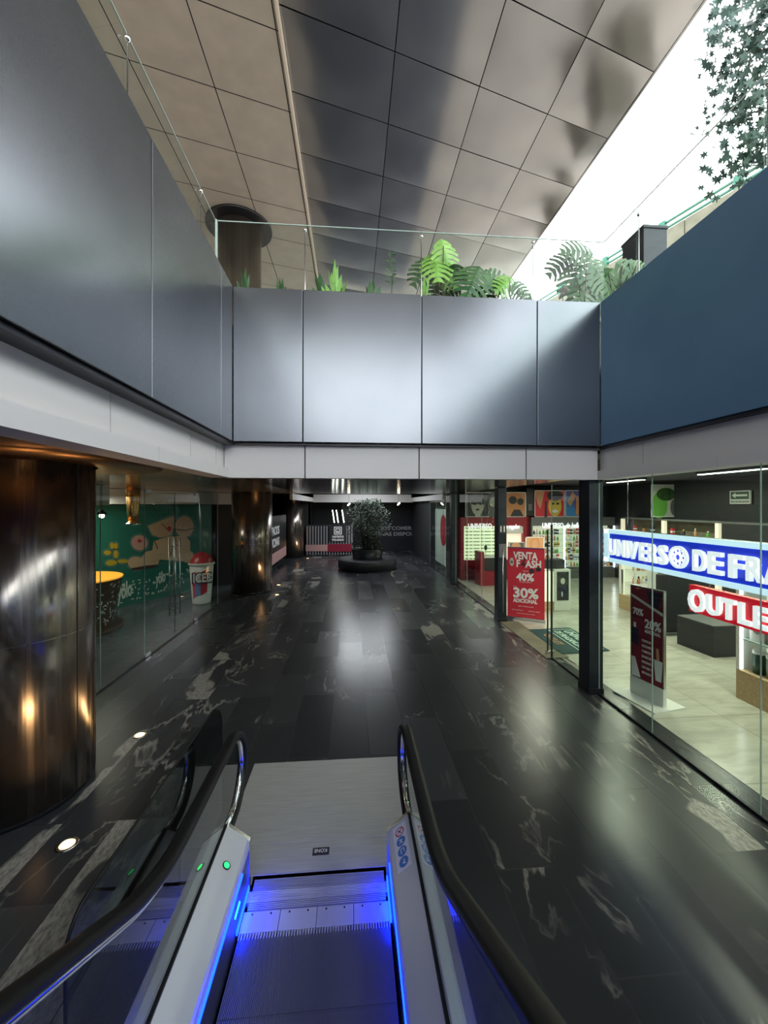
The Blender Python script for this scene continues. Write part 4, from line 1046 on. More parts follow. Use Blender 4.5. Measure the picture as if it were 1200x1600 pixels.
# tub counter
tx, ty = -6.12, 9.3
t = thing('tub_counter', (tx, ty, 0), 'brown tub-shaped counter with white sprinkles and glowing orange inside', 'counter')
b = B(); b.lathe([(.70,.06),(.90,1.12)], (tx,ty,0), 64, cap=False); obj('tub', b, 'brown', t)
b = B(); b.lathe([(.895,1.10),(.91,1.13),(.89,1.14),(.87,1.13)], (tx,ty,0), 64, cap=False); obj('rim', b, 'orange_lit', t)
b = B(); b.lathe([(.0,.80),(.80,.80),(.87,1.13)], (tx,ty,0), 64, cap=False) ; obj('inner_wall', b, 'orange_lit', t)
b = B(); b.lathe([(.9,.006),(.9,.06),(.7,.06)], (tx,ty,0), 48, cap=False); obj('plinth', b, 'brown', t)
sb_ = B()
for k in range(130):
    a = rnd.uniform(-2.4, .9); z = rnd.uniform(.12,1.04); r = .70+(.20)*(z-.06)/1.06+.004; an = rnd.uniform(0,pi)
    c_ = Vector((tx+r*cos(a), ty+r*sin(a), z)); tg = Vector((-sin(a), cos(a), 0)); nn_ = Vector((cos(a), sin(a), 0)); ud = tg*cos(an)+Vector((0,0,1))*sin(an); vd = -tg*sin(an)+Vector((0,0,1))*cos(an)
    sb_.slab([c_-ud*.034-vd*.011, c_+ud*.034-vd*.011, c_+ud*.034+vd*.011, c_-ud*.034+vd*.011], tuple(nn_*.004))
tag(obj('sprinkle', sb_, 'paper', t), kind='stuff')
# giant drink cup
cx2, cy2 = -4.22, 11.55
t = thing('giant_drink_cup', (cx2, cy2, 0), 'giant white paper drink cup with red slush inside the left shop glass', 'cup')
b = B(); b.lathe([(.235,.01),(.24,.05),(.315,1.1)], (cx2,cy2,0), 48); obj('cup_body', b, 'paper', t)
b = B(); b.lathe([(.315,1.08),(.345,1.09),(.35,1.13),(.32,1.15),(.30,1.12)], (cx2,cy2,0), 48, cap=False); obj('rim', b, 'paper', t)
b = B(); b.lathe([(.30,1.12),(.27,1.24),(.18,1.36),(.07,1.42),(.0,1.43)], (cx2,cy2,0), 32, cap=False)
for v_ in b.bm.verts: v_.co += Vector((rnd.gauss(0,.008), rnd.gauss(0,.008), rnd.gauss(0,.012)))
obj('slush', b, 'ice', t)
def on_cup(name, m_, a0, a1, z0, z1, off=.004, skew=0):
    b = B(); n = 10; prev = None
    for i in range(n+1):
        a = a0+(a1-a0)*i/n; v_ = []
        for z in (z0, z1):
            zz = z+skew*(i/n-.5); r = .24+.075*(zz-.05)/1.05+off; v_.append(b.bm.verts.new((cx2+r*cos(a), cy2+r*sin(a), zz)))
        if prev: b.bm.faces.new((prev[0], v_[0], v_[1], prev[1]))
        prev = v_
    return obj(name, b, m_, t)
fa = atan2(-cy2, -cx2)
on_cup('print_block', 'red_bright', fa-.1, fa+.55, .3, .95, .005, .08)
on_cup('print_block', 'red_bright', fa-.95, fa-.5, .2, .9, .005, .08)
on_cup('print_block', 'sky_print', fa-.55, fa-.1, .25, .62, .007, .04)
bt = Vector((cos(fa+pi/2), sin(fa+pi/2), 0)); fn = Vector((cos(fa), sin(fa), 0))
text('lettering', 'ICEE', 'navy', t, Vector((cx2,cy2,.62))+fn*.325-bt*.25, bt, (0,0,1), size=.40, bold=.022, width=.50)
text('lettering', 'ICEE', 'paper', t, Vector((cx2,cy2,.645))+fn*.334-bt*.22, bt, (0,0,1), size=.34, bold=.008, width=.44)
area('left_shop_light', (-6.2, 9.0, 2.95), (0,0,0), 1.6, 2.5, 75, (1,.93,.8))

# ================================================================== RIGHT SHOP
yk = 14.75      # back wall face
def bk(u): return X(u, yk-.5)
# ceiling lamps
k = 0
for i, (x, y) in enumerate(((5.2,1.2),(7.8,1.2),(5.2,4.4),(7.8,4.4),(5.2,7.6),(7.8,7.6),(5.2,10.8),(7.8,10.8))):
    near = ('over the window side', 'over the wall side')[i % 2]; row = ('nearest the viewer','second row','third row','farthest row')[i//2]
    t = thing('ceiling_lamp', (x, y, 3.45), 'long white ceiling lamp %s %s' % (near, row), 'lamp', 'ceiling lamps of the right-hand shop')
    b = B(); b.box(x-.09, x+.09, y-.75, y+.75, 3.44, 3.5); obj('housing', b, 'charcoal', t)
    b = B(); b.box(x-.07, x+.07, y-.72, y+.72, 3.428, 3.442); obj('diffuser', b, 'tube', t)
    area('lamp_light', (x, y, 3.42), (0,0,0), .16, 1.4, 66, (.97,1,.76), t)
# posters over the back units
def poster(u0, u1, v0, v1, lab, shapes, y=yk-.35, bgm='dark_print', fr='paper'):
    x0, x1, z0, z1 = X(u0,y), X(u1,y), Z(u0,v1,y), Z(u0,v0,y)
    t = thing('poster', ((x0+x1)/2, y, z0), lab, 'poster')
    b = B(); b.box(x0, x1, y, y+.05, z0, z1, 0); obj('board', b, bgm, t)
    b = B(); w_ = .025
    b.box(x0,x1,y-.01,y,z0,z0+w_); b.box(x0,x1,y-.01,y,z1-w_,z1); b.box(x0,x0+w_,y-.01,y,z0,z1); b.box(x1-w_,x1,y-.01,y,z0,z1); obj('frame', b, fr, t)
    mats = []; b = B()
    for n_, (pts, m_) in enumerate(shapes):
        if m_ not in mats: mats.append(m_)
        P_ = [(x0+(x1-x0)*p[0], y-.003-.0012*n_, z0+(z1-z0)*p[1]) for p in pts]
        b.slab(P_, (0,.001,0), mats.index(m_))
    if shapes: obj('picture', b, mats, t)
    return t
def EP(cx_, cy_, a, b_, rot=0, n=18): return E2(cx_, cy_, a, b_, rot, n)
poster(727,777,769,808,'grey poster of a woman in dark sunglasses above the eyewear rack', [(EP(.38,.6,.24,.42),'grey'),(EP(.38,.45,.19,.38),'skin2'),([(.30,0),(.48,0),(.46,.3),(.32,.3)],'skin2'),(EP(.29,.62,.12,.13),'dark_print'),(EP(.49,.62,.12,.13),'dark_print'),(EP(.38,.78,.2,.16),'grey'),(EP(.38,.3,.06,.035),'dark_print'),([(.72,.0),(1,.0),(1,1),(.8,1),(.7,.5)],'grey'),(EP(.86,.6,.1,.2),'skin2')])
poster(790,822,769,808,'orange poster of a face with round glasses left of the black strip', [([(0,0),(1,0),(1,1),(0,1)],'skin1'),(EP(.5,.5,.42,.5),'orange_print'),(EP(.35,.68,.2,.16),'dark_print'),(EP(.72,.62,.16,.14),'dark_print'),([(.2,0),(.9,0),(.7,.3),(.4,.3)],'dark_print')], bgm='orange_print')
poster(835,882,766,808,'red poster of a smiling face with lipstick', [([(0,0),(1,0),(1,1),(0,1)],'red_bright'),([(.0,1),(.35,1),(.2,.3),(.1,.5)],'skin1'),(EP(.68,.42,.22,.4),'yellow_print'),(EP(.68,.8,.26,.2),'dark_print'),(EP(.61,.5,.05,.04),'dark_print'),(EP(.77,.5,.05,.04),'dark_print'),(EP(.68,.22,.1,.06),'paper'),([(.33,0),(.42,0),(.40,.6),(.35,.6)],'dark_print')], bgm='red_bright')
poster(883,911,766,808,'violet and blue poster with a lipstick and a pale bottle', [([(0,0),(1,0),(1,1),(0,1)],'violet_print'),([(0,.0),(.7,0),(.4,.6),(0,.9)],'sky_print'),([(.1,.55),(.4,.95),(.6,.8),(.3,.4)],'skin1'),([(.6,.1),(.85,.0),(.8,.75),(.62,.8)],'orange_print')], bgm='violet_print')
poster(1019,1062,757,808,'green leafy poster high on the right-hand shop wall', [([(0,0),(1,0),(1,1),(0,1)],'skin2'),(EP(.25,.35,.3,.4),'green_print'),(EP(.5,.7,.35,.2),'leaf'),(EP(.8,.3,.15,.25),'grey')], y=11.6, bgm='skin2')
poster(795,820,847,875,'small poster of a person above the red sale banner, left one', [(EP(.45,.7,.3,.3),'skin1'),([(0,0),(1,0),(1,.4),(0,.5)],'navy')], y=13.0, bgm='grey')
poster(821,850,839,866,'small orange portrait poster behind the red sale banner, right one', [(EP(.5,.55,.28,.45),'orange_print'),(EP(.5,.55,.16,.3),'skin1')], y=12.4, bgm='skin1')
# red eyewear unit
x0, x1 = X(720,yk-.4), X(822,yk-.4)
t = thing('eyewear_unit', ((x0+x1)/2, yk-.2, 0), 'red wall unit with a glowing rack of sunglasses at the shop back', 'display unit')
b = B(); b.box(x0, x1, yk-.4, yk+.15, 0, .72); b.box(x0, x1, yk-.4, yk+.15, 1.98, 2.30); b.box(x0, x0+.12, yk-.4, yk+.15, .72, 1.98); b.box(x1-.1, x1, yk-.4, yk+.15, .72, 1.98); obj('body', b, 'red', t)
rx0, rx1 = x0+.14, X(781,yk-.4)
b = B(); b.box(rx0, rx1, yk-.22, yk-.18, .72, 1.97); obj('lit_rack', b, 'rack_lit', t)
b = B(); b.box(rx1, x1-.1, yk-.2, yk+.1, .72, 1.98); b.box(rx1, x1-.1, yk-.38, yk-.2, 1.30, 1.33); obj('side_shelf', b, 'warm_lit', t)
text('lettering', 'UNIVERSO', 'led_letter', t, (X(731,yk-.42), yk-.43, Z(731,826,yk-.42)), (1,0,0), (0,0,1), size=.27, ext=.012, bold=.006, width=X(768,yk-.42)-X(731,yk-.42))
text('script_lettering', 'de gafas y regalos', 'led_letter', t, (X(770,yk-.42), yk-.43, Z(731,826,yk-.42)), (1,0,0), (0,0,1), size=.22, ext=.012, bold=.004, shear=.35, width=X(811,yk-.42)-X(770,yk-.42))
# sunglasses on the rack
def sunglasses():
    b = B()
    for s in (-1, 1): b.slab(ell((s*.030,0,0), (1,0,0), (0,0,1), .026, .022, 10), (0,.008,0))
    b.box(-.01,.01,0,.006,.004,.010); b.box(-.057,-.054,0,.06,.008,.012); b.box(.054,.057,0,.06,.008,.012)
    return obj('sunglasses', b, 'dark_print')
sg = sunglasses(); rows = 10; cols_ = 9
nm_ = ['top row','second row from the top','third row from the top','fourth row from the top','fifth row from the top','sixth row from the top','seventh row from the top','eighth row from the top','ninth row from the top','bottom row']
for r in range(rows):
    for c in range(cols_):
        o = sg if r == c == 0 else sg.copy()
        if o is not sg: C.objects.link(o)
        o.location = (rx0+.11+(rx1-rx0-.2)*c/(cols_-1)+.01*((c*7+r*3) % 3-1), yk-.335, 1.88-.125*r)
        tag(o, 'dark sunglasses on the glowing rack, '+nm_[r], 'sunglasses', 'sunglasses on the glowing rack')
b = B(); b.box(rx1+.02, x1-.12, yk-.39, yk-.36, 1.7, 1.96); obj('shelf_glass', b, 'white', t)
# dark unit of beauty products
gx0, gx1 = X(830,yk-.4), 9.98
t = thing('beauty_unit', ((gx0+gx1)/2, yk-.2, 0), 'long grey wall unit with lit shelves of beauty products at the shop back', 'display unit')
b = B(); b.box(gx0, gx1, yk-.4, yk+.15, 0, .36); b.box(gx0, gx1, yk-.4, yk+.15, 1.98, 2.30); b.box(gx0,gx0+.06,yk-.4,yk+.15,.36,1.98); obj('body', b, 'grey', t)
b = B(); b.box(gx0+.06, gx1, yk+.05, yk+.1, .36, 1.98); obj('back_panel', b, 'shelf_lit', t)
zs = [.42,.68,.94,1.18,1.42,1.66]
for z in zs: b = B(); b.box(gx0+.06, gx1, yk-.32, yk+.05, z-.012, z); obj('shelf', b, 'white', t)
bays = [gx0+.06, X(882,yk-.4), X(930,yk-.4), gx1]
for xx in bays[1:3]+[gx1-.03]: b = B(); b.box(xx-.022, xx+.022, yk-.41, yk-.37, .4, 1.97); obj('divider_lamp', b, 'led_white', t)
text('lettering', 'UNIVERSO', 'led_letter', t, (X(847,yk-.42), yk-.43, Z(847,825,yk-.42)), (1,0,0), (0,0,1), size=.27, ext=.012, bold=.006, width=X(880,yk-.42)-X(847,yk-.42))
text('script_lettering', 'de belleza', 'led_letter', t, (X(883,yk-.42), yk-.43, Z(847,825,yk-.42)), (1,0,0), (0,0,1), size=.28, ext=.012, bold=.004, shear=.35, width=X(911,yk-.42)-X(883,yk-.42))
b = B(); b.box(x1, gx0, yk-.2, yk+.1, 0, 2.32); o = obj('wall_strip', b, 'red'); o['kind'] = 'structure'; o.name = 'trim_11'
b = B(); b.box(X(823,yk-.3), X(834,yk-.3), yk-.3, yk-.2, 2.35, 3.4); b.box(X(825,yk-.3), X(831,yk-.3), yk-.32, yk-.3, 2.55, 2.8, 1); o = obj('wall_strip', b, ['black','grey']); o['kind'] = 'structure'; o.name = 'trim_12'
# product prototypes
def bottle(mt, capm, h=.16, r=.035):
    b = B(); b.lathe([(r,0),(r,h*.62),(r*.45,h*.72),(r*.4,h*.74)], (0,0,0), 12, 0); b.lathe([(r*.5,h*.74),(r*.5,h)], (0,0,0), 10, 1); return obj('bottle', b, [mt, capm])
def carton(mt, m2, h=.17, w_=.07):
    b = B(); b.box(-w_/2, w_/2, -.03, .03, 0, h, 0, .002); b.box(-w_/2-.001, w_/2+.001, -.031, .031, h*.35, h*.6, 1); return obj('carton', b, [mt, m2])
protos = [('bottle', bottle('orange_print','dark_print'), 'orange bottle'), ('bottle', bottle('green_print','paper'), 'green bottle'), ('bottle', bottle('paper','yellow_print'), 'white bottle'),
          ('bottle', bottle('dark_print','yellow_print'), 'dark bottle'), ('carton', carton('red_bright','paper'), 'red carton'), ('carton', carton('paper','sky_print'), 'white carton'),
          ('carton', carton('yellow_print','dark_print'), 'gold carton'), ('carton', carton('navy','paper'), 'navy carton'), ('bottle', bottle('skin1','paper',.2,.03), 'tan bottle')]
used = set()
def put(i, x, y, z, lab, group, sc=1, rz=0):
    kind, pr, nm = protos[i % len(protos)]
    o = pr if i not in used else pr.copy()
    if i in used: C.objects.link(o)
    used.add(i); o.location = (x, y, z); o.scale = (sc, sc, sc); o.rotation_euler = (0,0,rz)
    tag(o, nm+' '+lab, kind, group); return o
sn = ['lowest shelf','second shelf from the bottom','third shelf from the bottom','fourth shelf from the bottom','fifth shelf from the bottom','top shelf']
bn = ['left bay','middle bay','right bay']
for bi in range(3):
    xa, xb_ = bays[bi]+.1, bays[bi+1]-.1; n = 9
    for si, z in enumerate(zs):
        for k in range(n):
            put(random.randrange(9), xa+(xb_-xa)*(k+.5)/n+random.uniform(-.015,.015), yk-.2, z, 'on the %s of the beauty unit, %s' % (sn[si], bn[bi]), 'products on the beauty unit', random.uniform(.95,1.25))
# counters and stands in the shop
q = on_z(762, 915.5)
t = thing('glass_counter', (q.x, q.y, 0), 'dark red counter with lit glass case in front of the eyewear rack', 'counter')
x0, x1 = on_z(750,915.5).x, on_z(785,915.5).x; y0 = q.y
b = B(); b.box(x0, x1, y0, y0+.6, 0, .5); b.box(x0, x0+.14, y0, y0+.6, .5, 1.15); obj('body', b, 'red', t)
b = B(); b.box(x0+.14, x1, y0+.04, y0+.56, .5, .95); obj('display_case', b, 'dark_print', t)
b = B(); b.box(x0+.14, x1, y0, y0+.6, .95, .98); obj('top', b, 'white', t)
# round mirror stand over the counter
t = thing('counter_mirror', (X(759,y0+.3), y0+.3, .98), 'small dark oval mirror on a thin stem before the glowing rack', 'mirror')
b = B(); b.slab(ell((X(759,y0+.3), y0+.3, Z(759,856,y0+.3)), (1,0,0), (0,0,1), .055, .09), (0,.02,0)); obj('disc', b, 'dark_print', t)
b = B(); b.tube([(X(759,y0+.3), y0+.31, .98),(X(759,y0+.3), y0+.31, Z(759,860,y0+.3))], .008); obj('stem', b, 'steel', t)
# red sale banner
def venta():
    p0, p1 = on_z(793, 966), on_z(851, 973); d = (p1-p0); ln = d.length; d.normalize(); n = Vector((d.y,-d.x,0)); h = 1.72
    t = thing('banner_stand', tuple((p0+p1)/2), 'red roll-up sale banner reading 40% and 30% standing in the shop entrance', 'banner')
    b = B(); b.obox(((p0+p1)/2)[:2], d, ln/2+.02, .05, .012, .07); obj('base', b, 'steel', t)
    b = B(); b.obox(((p0+p1)/2)[:2], d, ln/2, .004, .07, h); obj('sheet', b, 'red_bright', t)
    b = B(); b.obox(((p0+p1)/2)[:2], d, ln/2+.005, .012, h, h+.02); obj('top_bar', b, 'steel', t)
    O = p0+n*.006
    def T(s, f, z, sz, w_, m_='paper', bd=.004): text('lettering', s, m_, t, O+d*(ln*f)+Vector((0,0,z)), d, (0,0,1), size=sz, ext=.001, bold=bd, width=w_*ln)
    T('VENTA', .17, 1.46, .24, .66, bd=.008); T('F', .24, 1.27, .24, .10, bd=.008); T('ASH', .50, 1.27, .24, .42, bd=.008)
    T('HASTA', .42, 1.16, .04, .16, bd=0); T('40%', .25, .95, .24, .48, bd=.009); T('DE DESCUENTO', .33, .90, .035, .32, bd=0)
    T('MAS', .16, .78, .035, .1, bd=0); T('30%', .15, .54, .32, .68, bd=.012); T('ADICIONAL', .16, .42, .125, .66, bd=.005)
    T('EN MARCAS', .3, .32, .03, .4, bd=0); T('SELECCIONADAS', .12, .22, .03, .3, bd=0); T('SOLO HOY', .58, .22, .03, .3, bd=0); T('VIGENCIA LIMITADA', .25, .15, .02, .5, bd=0)
    b = B(); P_ = lambda f, z: O+d*(ln*f)+n*.002+Vector((0,0,z))
    b.slab([P_(.47,1.47), P_(.36,1.31), P_(.44,1.32), P_(.36,1.18), P_(.52,1.37), P_(.44,1.37), P_(.52,1.47)], tuple(n*.002)); obj('bolt_mark', b, 'dark_print', t)
    b = B()
    for f, z in ((.66,1.19),(.84,1.24)): b.slab(ell(P_(f,z), d, (0,0,1), .06, .055), tuple(n*.003), 0)
    obj('glasses_picture', b, 'dark_print', t)
    b = B(); b.slab(ell(P_(.12,1.38), d, (0,0,1), .05, .1), tuple(n*.003)); b.slab(ell(P_(.12,1.38)+n*.003, d, (0,0,1), .032, .035), tuple(n*.002), 1); obj('watch_picture', b, ['skin2','grey'], t)
venta()
# white plinth with poster
p0, p1 = on_z(866, 955), on_z(893, 955)
t = thing('display_plinth', ((p0.x+p1.x)/2, p0.y+.3, 0), 'white display plinth with a dark portrait poster beyond the doormat', 'display stand')
b = B(); b.box(p0.x, p1.x, p0.y, p0.y+.55, .004, 1.08, 0, .01); obj('body', b, 'white', t)
b = B(); b.box(p0.x+.07, p1.x-.06, p0.y-.012, p0.y, .28, 1.02); obj('poster', b, 'dark_print', t)
b = B(); c_ = ((p0.x+p1.x)/2, p0.y-.016, .78); b.slab(ell(c_, (1,0,0), (0,0,1), .06, .08), (0,.002,0), 0); b.slab([(c_[0]-.13,c_[1],.62),(c_[0]+.13,c_[1],.66),(c_[0]+.08,c_[1],.35),(c_[0]-.05,c_[1],.34)], (0,.002,0), 1); b.slab(ell((c_[0]-.02,c_[1]-.003,.44), (1,0,0), (0,0,1), .02, .07), (0,.002,0), 0); obj('picture', b, ['skin2','navy'], t)
b = B(); b.box(p0.x-.42, p0.x, p0.y+.02, p0.y+.53, .25, 1.02, 0); b.box(p0.x-.42, p0.x, p0.y+.02, p0.y+.53, .004, .25, 1); obj('side_case', b, ['shelf_lit','wood'], t)
b = B(); b.box(p0.x-.30, p1.x-.1, p0.y+.1, p0.y+.4, 1.085, 1.32, 0, .01); o = obj('display_box', b, 'charcoal'); tag(o, 'dark box standing on the white display plinth', 'box')
# doormat
mc = Vector((4.42, 7.85)); hw, hl = .45, .95
pA, pB_, pC, pD = on_z(826,984,.012), on_z(878,1022,.012), on_z(953,1017,.012), on_z(890,981,.012)
t = thing('doormat', tuple((pA+pC)/2), 'dark teal doormat with bordered lettering inside the shop entrance', 'mat')
b = B(); b.slab([pA, pB_, pC, pD], (0,0,.008)); obj('carpet', b, 'cloth_green', t)
def MP(f, g): return pA.lerp(pD, f).lerp(pB_.lerp(pC, f), g)+Vector((0,0,.009))
b = B()
def line2(a, c, w_=.018):
    a, c = Vector(a), Vector(c); d = (c-a).normalized(); n = Vector((-d.y, d.x, 0))*w_/2; b.slab([a-n, c-n, c+n, a+n], (0,0,.002))
cr = [MP(.42,.08), MP(.93,.08), MP(.93,.93), MP(.42,.93)]
for i in range(4): line2(cr[i], cr[(i+1)%4])
obj('border_line', b, 'mint', t)
dd = (MP(.45,.9)-MP(.45,.1)); ee = (MP(.9,.5)-MP(.1,.5)).normalized()
text('lettering', 'UNIVERSO', 'mint', t, MP(.72,.14), dd, ee, size=.24, ext=.001, bold=.004, width=dd.length*.8)
text('lettering', 'DE FRAGANCIAS', 'mint', t, MP(.50,.14), dd, ee, size=.2, ext=.001, bold=.004, width=dd.length*.88)
text('lettering', 'OUTLET', 'orange_print', t, MP(.16,.25), dd, ee, size=.2, ext=.001, bold=.004, width=dd.length*.55)
# white shelf stand and face poster
q0, q1 = on_z(971, 951), on_z(1012, 965)
t = thing('shelf_stand', ((q0.x+q1.x)/2, q0.y, 0), 'white shelf stand with wooden foot behind the dark red standee', 'display stand')
b = B(); b.box(q0.x, q0.x+1.0, q0.y-.5, q0.y+.1, .004, .38); obj('foot', b, 'wood', t)
b = B(); b.box(q0.x, q0.x+.04, q0.y-.5, q0.y-.46, .38, 1.75); b.box(q0.x, q0.x+.04, q0.y+.06, q0.y+.1, .38, 1.75); b.box(q0.x+.95, q0.x+1.0, q0.y-.5, q0.y+.1, .38, 1.75); b.box(q0.x, q0.x+1.0, q0.y-.5, q0.y+.1, 1.72, 1.78); obj('frame', b, 'white', t)
b = B(); b.box(q0.x+.05, q0.x+.95, q0.y-.05, q0.y+.0, .38, 1.72); obj('back_panel', b, 'shelf_lit', t)
for z in (.72,1.06,1.40): b = B(); b.box(q0.x+.05, q0.x+.95, q0.y-.48, q0.y-.05, z-.012, z); obj('shelf', b, 'white', t)
for si, z in enumerate((.38,.72,1.06,1.40)):
    for k in range(7): put(random.randrange(9), q0.x+.13+.125*k, q0.y-.3, z, 'on the white shelf stand, %s' % ('foot level','lower shelf','middle shelf','upper shelf')[si], 'products on the white shelf stand', 1.15)
q = on_z(1044, 975)
t = thing('poster_stand', (q.x, q.y, 0), 'grey stand with a dark poster of a face behind the standee', 'poster')
b = B(); b.box(q.x-.28, q.x+.22, q.y, q.y+.3, .004, 1.55, 0, .01); obj('body', b, 'white', t)
b = B(); b.box(q.x-.25, q.x+.19, q.y-.012, q.y, .28, 1.5); obj('poster', b, 'grey', t)
b = B(); b.slab(ell((q.x-.06,q.y-.018,1.0), (1,0,0), (0,0,1), .16, .26), (0,.003,0), 0); b.slab(ell((q.x-.06,q.y-.022,.98), (1,0,0), (0,0,1), .11, .19), (0,.003,0), 1)
for xx in (-.04,.04): b.slab(ell((q.x-.06+xx,q.y-.026,1.03), (1,0,0), (0,0,1), .02, .01), (0,.003,0), 0)
b.slab(ell((q.x-.06,q.y-.026,.88), (1,0,0), (0,0,1), .035, .014), (0,.003,0), 2); b.box(q.x+.09,q.x+.13,q.y-.024,q.y-.02,.55,.8,3); obj('picture', b, ['dark_print','skin1','maroon','yellow_print'], t)
# low black counter
c0, c1, c2 = on_z(1058,1006), on_z(1115,1028), on_z(1152,1026)
t = thing('low_counter', tuple((c0+c2)/2), 'low charcoal counter with glass top in the middle of the shop', 'counter')
b = B(); pl = [c0[:2], c1[:2], (c1.x+1.1, c1.y+.02), (c0.x+1.1, c0.y+.05)]; b.prism([(p[0],p[1]) for p in pl], .004, .56); obj('body', b, 'charcoal', t)
b = B(); b.prism([(p[0],p[1]) for p in pl], .56, .575); obj('top', b, 'grey', t)
t = thing('display_screen', (c0.x+.3, c0.y+.6, .0), 'tall dark grey display panel behind the low charcoal counter', 'panel')
b = B(); b.box(c0.x+.05, c0.x+1.3, c0.y+.5, c0.y+.62, .004, 1.28, 0, .01); obj('panel', b, 'charcoal', t)
b = B(); b.box(c0.x+.0, c0.x+1.35, c0.y+.45, c0.y+.67, .004, .06); obj('foot', b, 'grey', t)
# dark red standee beside the glass
s0, s1 = on_z(987, 1081), on_z(1039, 1108); d = (s1-s0); ln = d.length; d.normalize(); n = Vector((-d.y, d.x, 0)); 
if n.x > 0: n = -n
mid = (s0+s1)/2
t = thing('standee', tuple(mid), 'dark red sale standee on a white foot plate just inside the glass', 'sign')
b = B(); b.obox(mid[:2], d, ln/2+.08, .27, .004, .022); obj('foot_plate', b, 'white', t)
b = B(); b.obox(mid[:2], d, ln/2, .03, .022, .26); obj('socket', b, 'white', t)
b = B(); b.obox(mid[:2], d, ln/2-.01, .018, .26, 1.57); obj('panel', b, 'maroon', t)
b = B(); 
for sgn in (-1, 1): b.obox((mid+d*sgn*(ln/2-.008))[:2], d, .008, .022, .26, 1.58)
b.obox(mid[:2], d, ln/2, .022, 1.57, 1.585); obj('frame', b, 'steel', t)
O = s0+n*.020
Q = lambda f, z, o=.0: O+d*(ln*f)+n*o+Vector((0,0,z))
def T2(s, f, z, sz, w_, bd=.003): text('lettering', s, 'paper', t, Q(f,z-.03,.002), d, (0,0,1), size=sz, ext=.001, bold=bd, width=w_*ln)
T2('70%', .08, 1.20, .13, .32, .005); T2('20%', .45, 1.05, .17, .48, .006); T2('ADICIONAL', .45, .98, .06, .47, .002)
for k in range(7): T2(['TODOS LOS','PERFUMES','Y COSMETICOS','EN MARCAS','PARTICIPANTES','CON TARJETA','HASTA AGOTAR'][k], .36, .84-.075*k, .045, .28, .001)
b = B()
b.slab([Q(0.02,1.46,.001), Q(.98,1.28,.001), Q(.98,1.24,.001), Q(.02,1.42,.001)], tuple(n*.002), 0)
b.slab([Q(.5,1.55,.001), Q(.95,1.55,.001), Q(.85,1.32,.001), Q(.6,1.36,.001)], tuple(n*.001), 1)
b.slab([Q(.05,.98,.001), Q(.27,.96,.001), Q(.24,.72,.001), Q(.03,.76,.001)], tuple(n*.001), 1); b.slab([Q(.1,1.05,.001), Q(.18,1.05,.001), Q(.18,.98,.001), Q(.1,.98,.001)], tuple(n*.001), 2)
b.slab([Q(.03,.55,.001), Q(.15,.55,.001), Q(.32,.28,.001), Q(.03,.27,.001)], tuple(n*.001), 2)
b.slab([Q(.72,.62,.001), Q(.97,.62,.001), Q(.93,.34,.001), Q(.77,.34,.001)], tuple(n*.001), 2); b.slab([Q(.78,.78,.001), Q(.86,.78,.001), Q(.88,.62,.001), Q(.80,.62,.001)], tuple(n*.0015), 3)
obj('picture', b, ['skin2','navy','paper','skin1'], t)
# near display shelf with gift boxes
fx = 5.46
t = thing('gift_shelf', (fx+.25, 4.3, 0), 'lit shelf unit with wooden foot holding gift boxes below the red sign', 'display unit')
b = B(); b.box(fx, fx+.5, 3.0, 5.24, .004, .42, 0, .004); obj('foot', b, 'wood', t)
b = B(); b.box(fx, fx+.5, 5.19, 5.24, .42, 1.72); b.box(fx, fx+.5, 3.0, 3.05, .42, 1.72); b.box(fx, fx+.5, 3.0, 5.24, 1.70, 1.74); obj('frame', b, 'white', t)
b = B(); b.box(fx+.42, fx+.5, 3.05, 5.19, .42, 1.70); obj('back_panel', b, 'shelf_lit', t)
b = B(); b.box(fx+.01, fx+.03, 5.165, 5.19, .44, 1.68); obj('upright_lamp', b, 'led_white', t)
for z in (.87,1.30): b = B(); b.box(fx+.02, fx+.42, 3.05, 5.19, z-.015, z); obj('shelf', b, 'glass_edge', t)
def gift(x, y, z, w_, h, m1, m2, lab):
    g = thing('gift_box', (x, y, z), lab, 'box', 'gift boxes on the lit shelf')
    b = B(); b.box(x, x+.14, y-w_/2, y+w_/2, z, z+h, 0, .004); obj('carton', b, m1, g)
    b = B(); b.slab(ell((x-.004, y, z+h*.5), (0,1,0), (0,0,1), w_*.28, w_*.28), (.003,0,0)); obj('emblem', b, m2, g)
M['sage'] = mat('sage_box', (.25,.33,.24), .4); M['deep_green'] = mat('deep_green_box', (.03,.09,.06), .4)
gift(fx+.08, 5.02, .87, .20, .32, 'paper', 'sage', 'pale box with green side, left on the upper shelf below the red sign')
gift(fx+.08, 4.80, .87, .17, .30, 'sage', 'deep_green', 'sage green box with round mark on the upper shelf')
gift(fx+.08, 4.56, .87, .20, .22, 'navy', 'skin2', 'navy blue box on the upper shelf near the pane edge')
gift(fx+.08, 4.30, .87, .20, .26, 'paper', 'navy', 'white box on the upper shelf at the right edge')
def tin(x, y, z, r, h, m1, m2, lab):
    g = thing('gift_tin', (x, y, z), lab, 'tin', 'gift tins on the lit shelf')
    b = B(); b.lathe([(r,0),(r,h*.85)], (x,y,z), 24); obj('body', b, m1, g)
    b = B(); b.lathe([(r*1.04,h*.85),(r*1.04,h*.95),(r*.9,h)], (x,y,z), 24); obj('lid', b, m2, g)
tin(fx+.16, 5.05, .42, .075, .32, 'deep_green', 'paper', 'dark green tin with pale lid, left on the lower shelf')
tin(fx+.16, 4.84, .42, .095, .32, 'sage', 'paper', 'sage green tin with pale lid in the middle of the lower shelf')
tin(fx+.16, 4.56, .42, .10, .28, 'brown', 'skin2', 'brown tin on the lower shelf behind the pane edge')
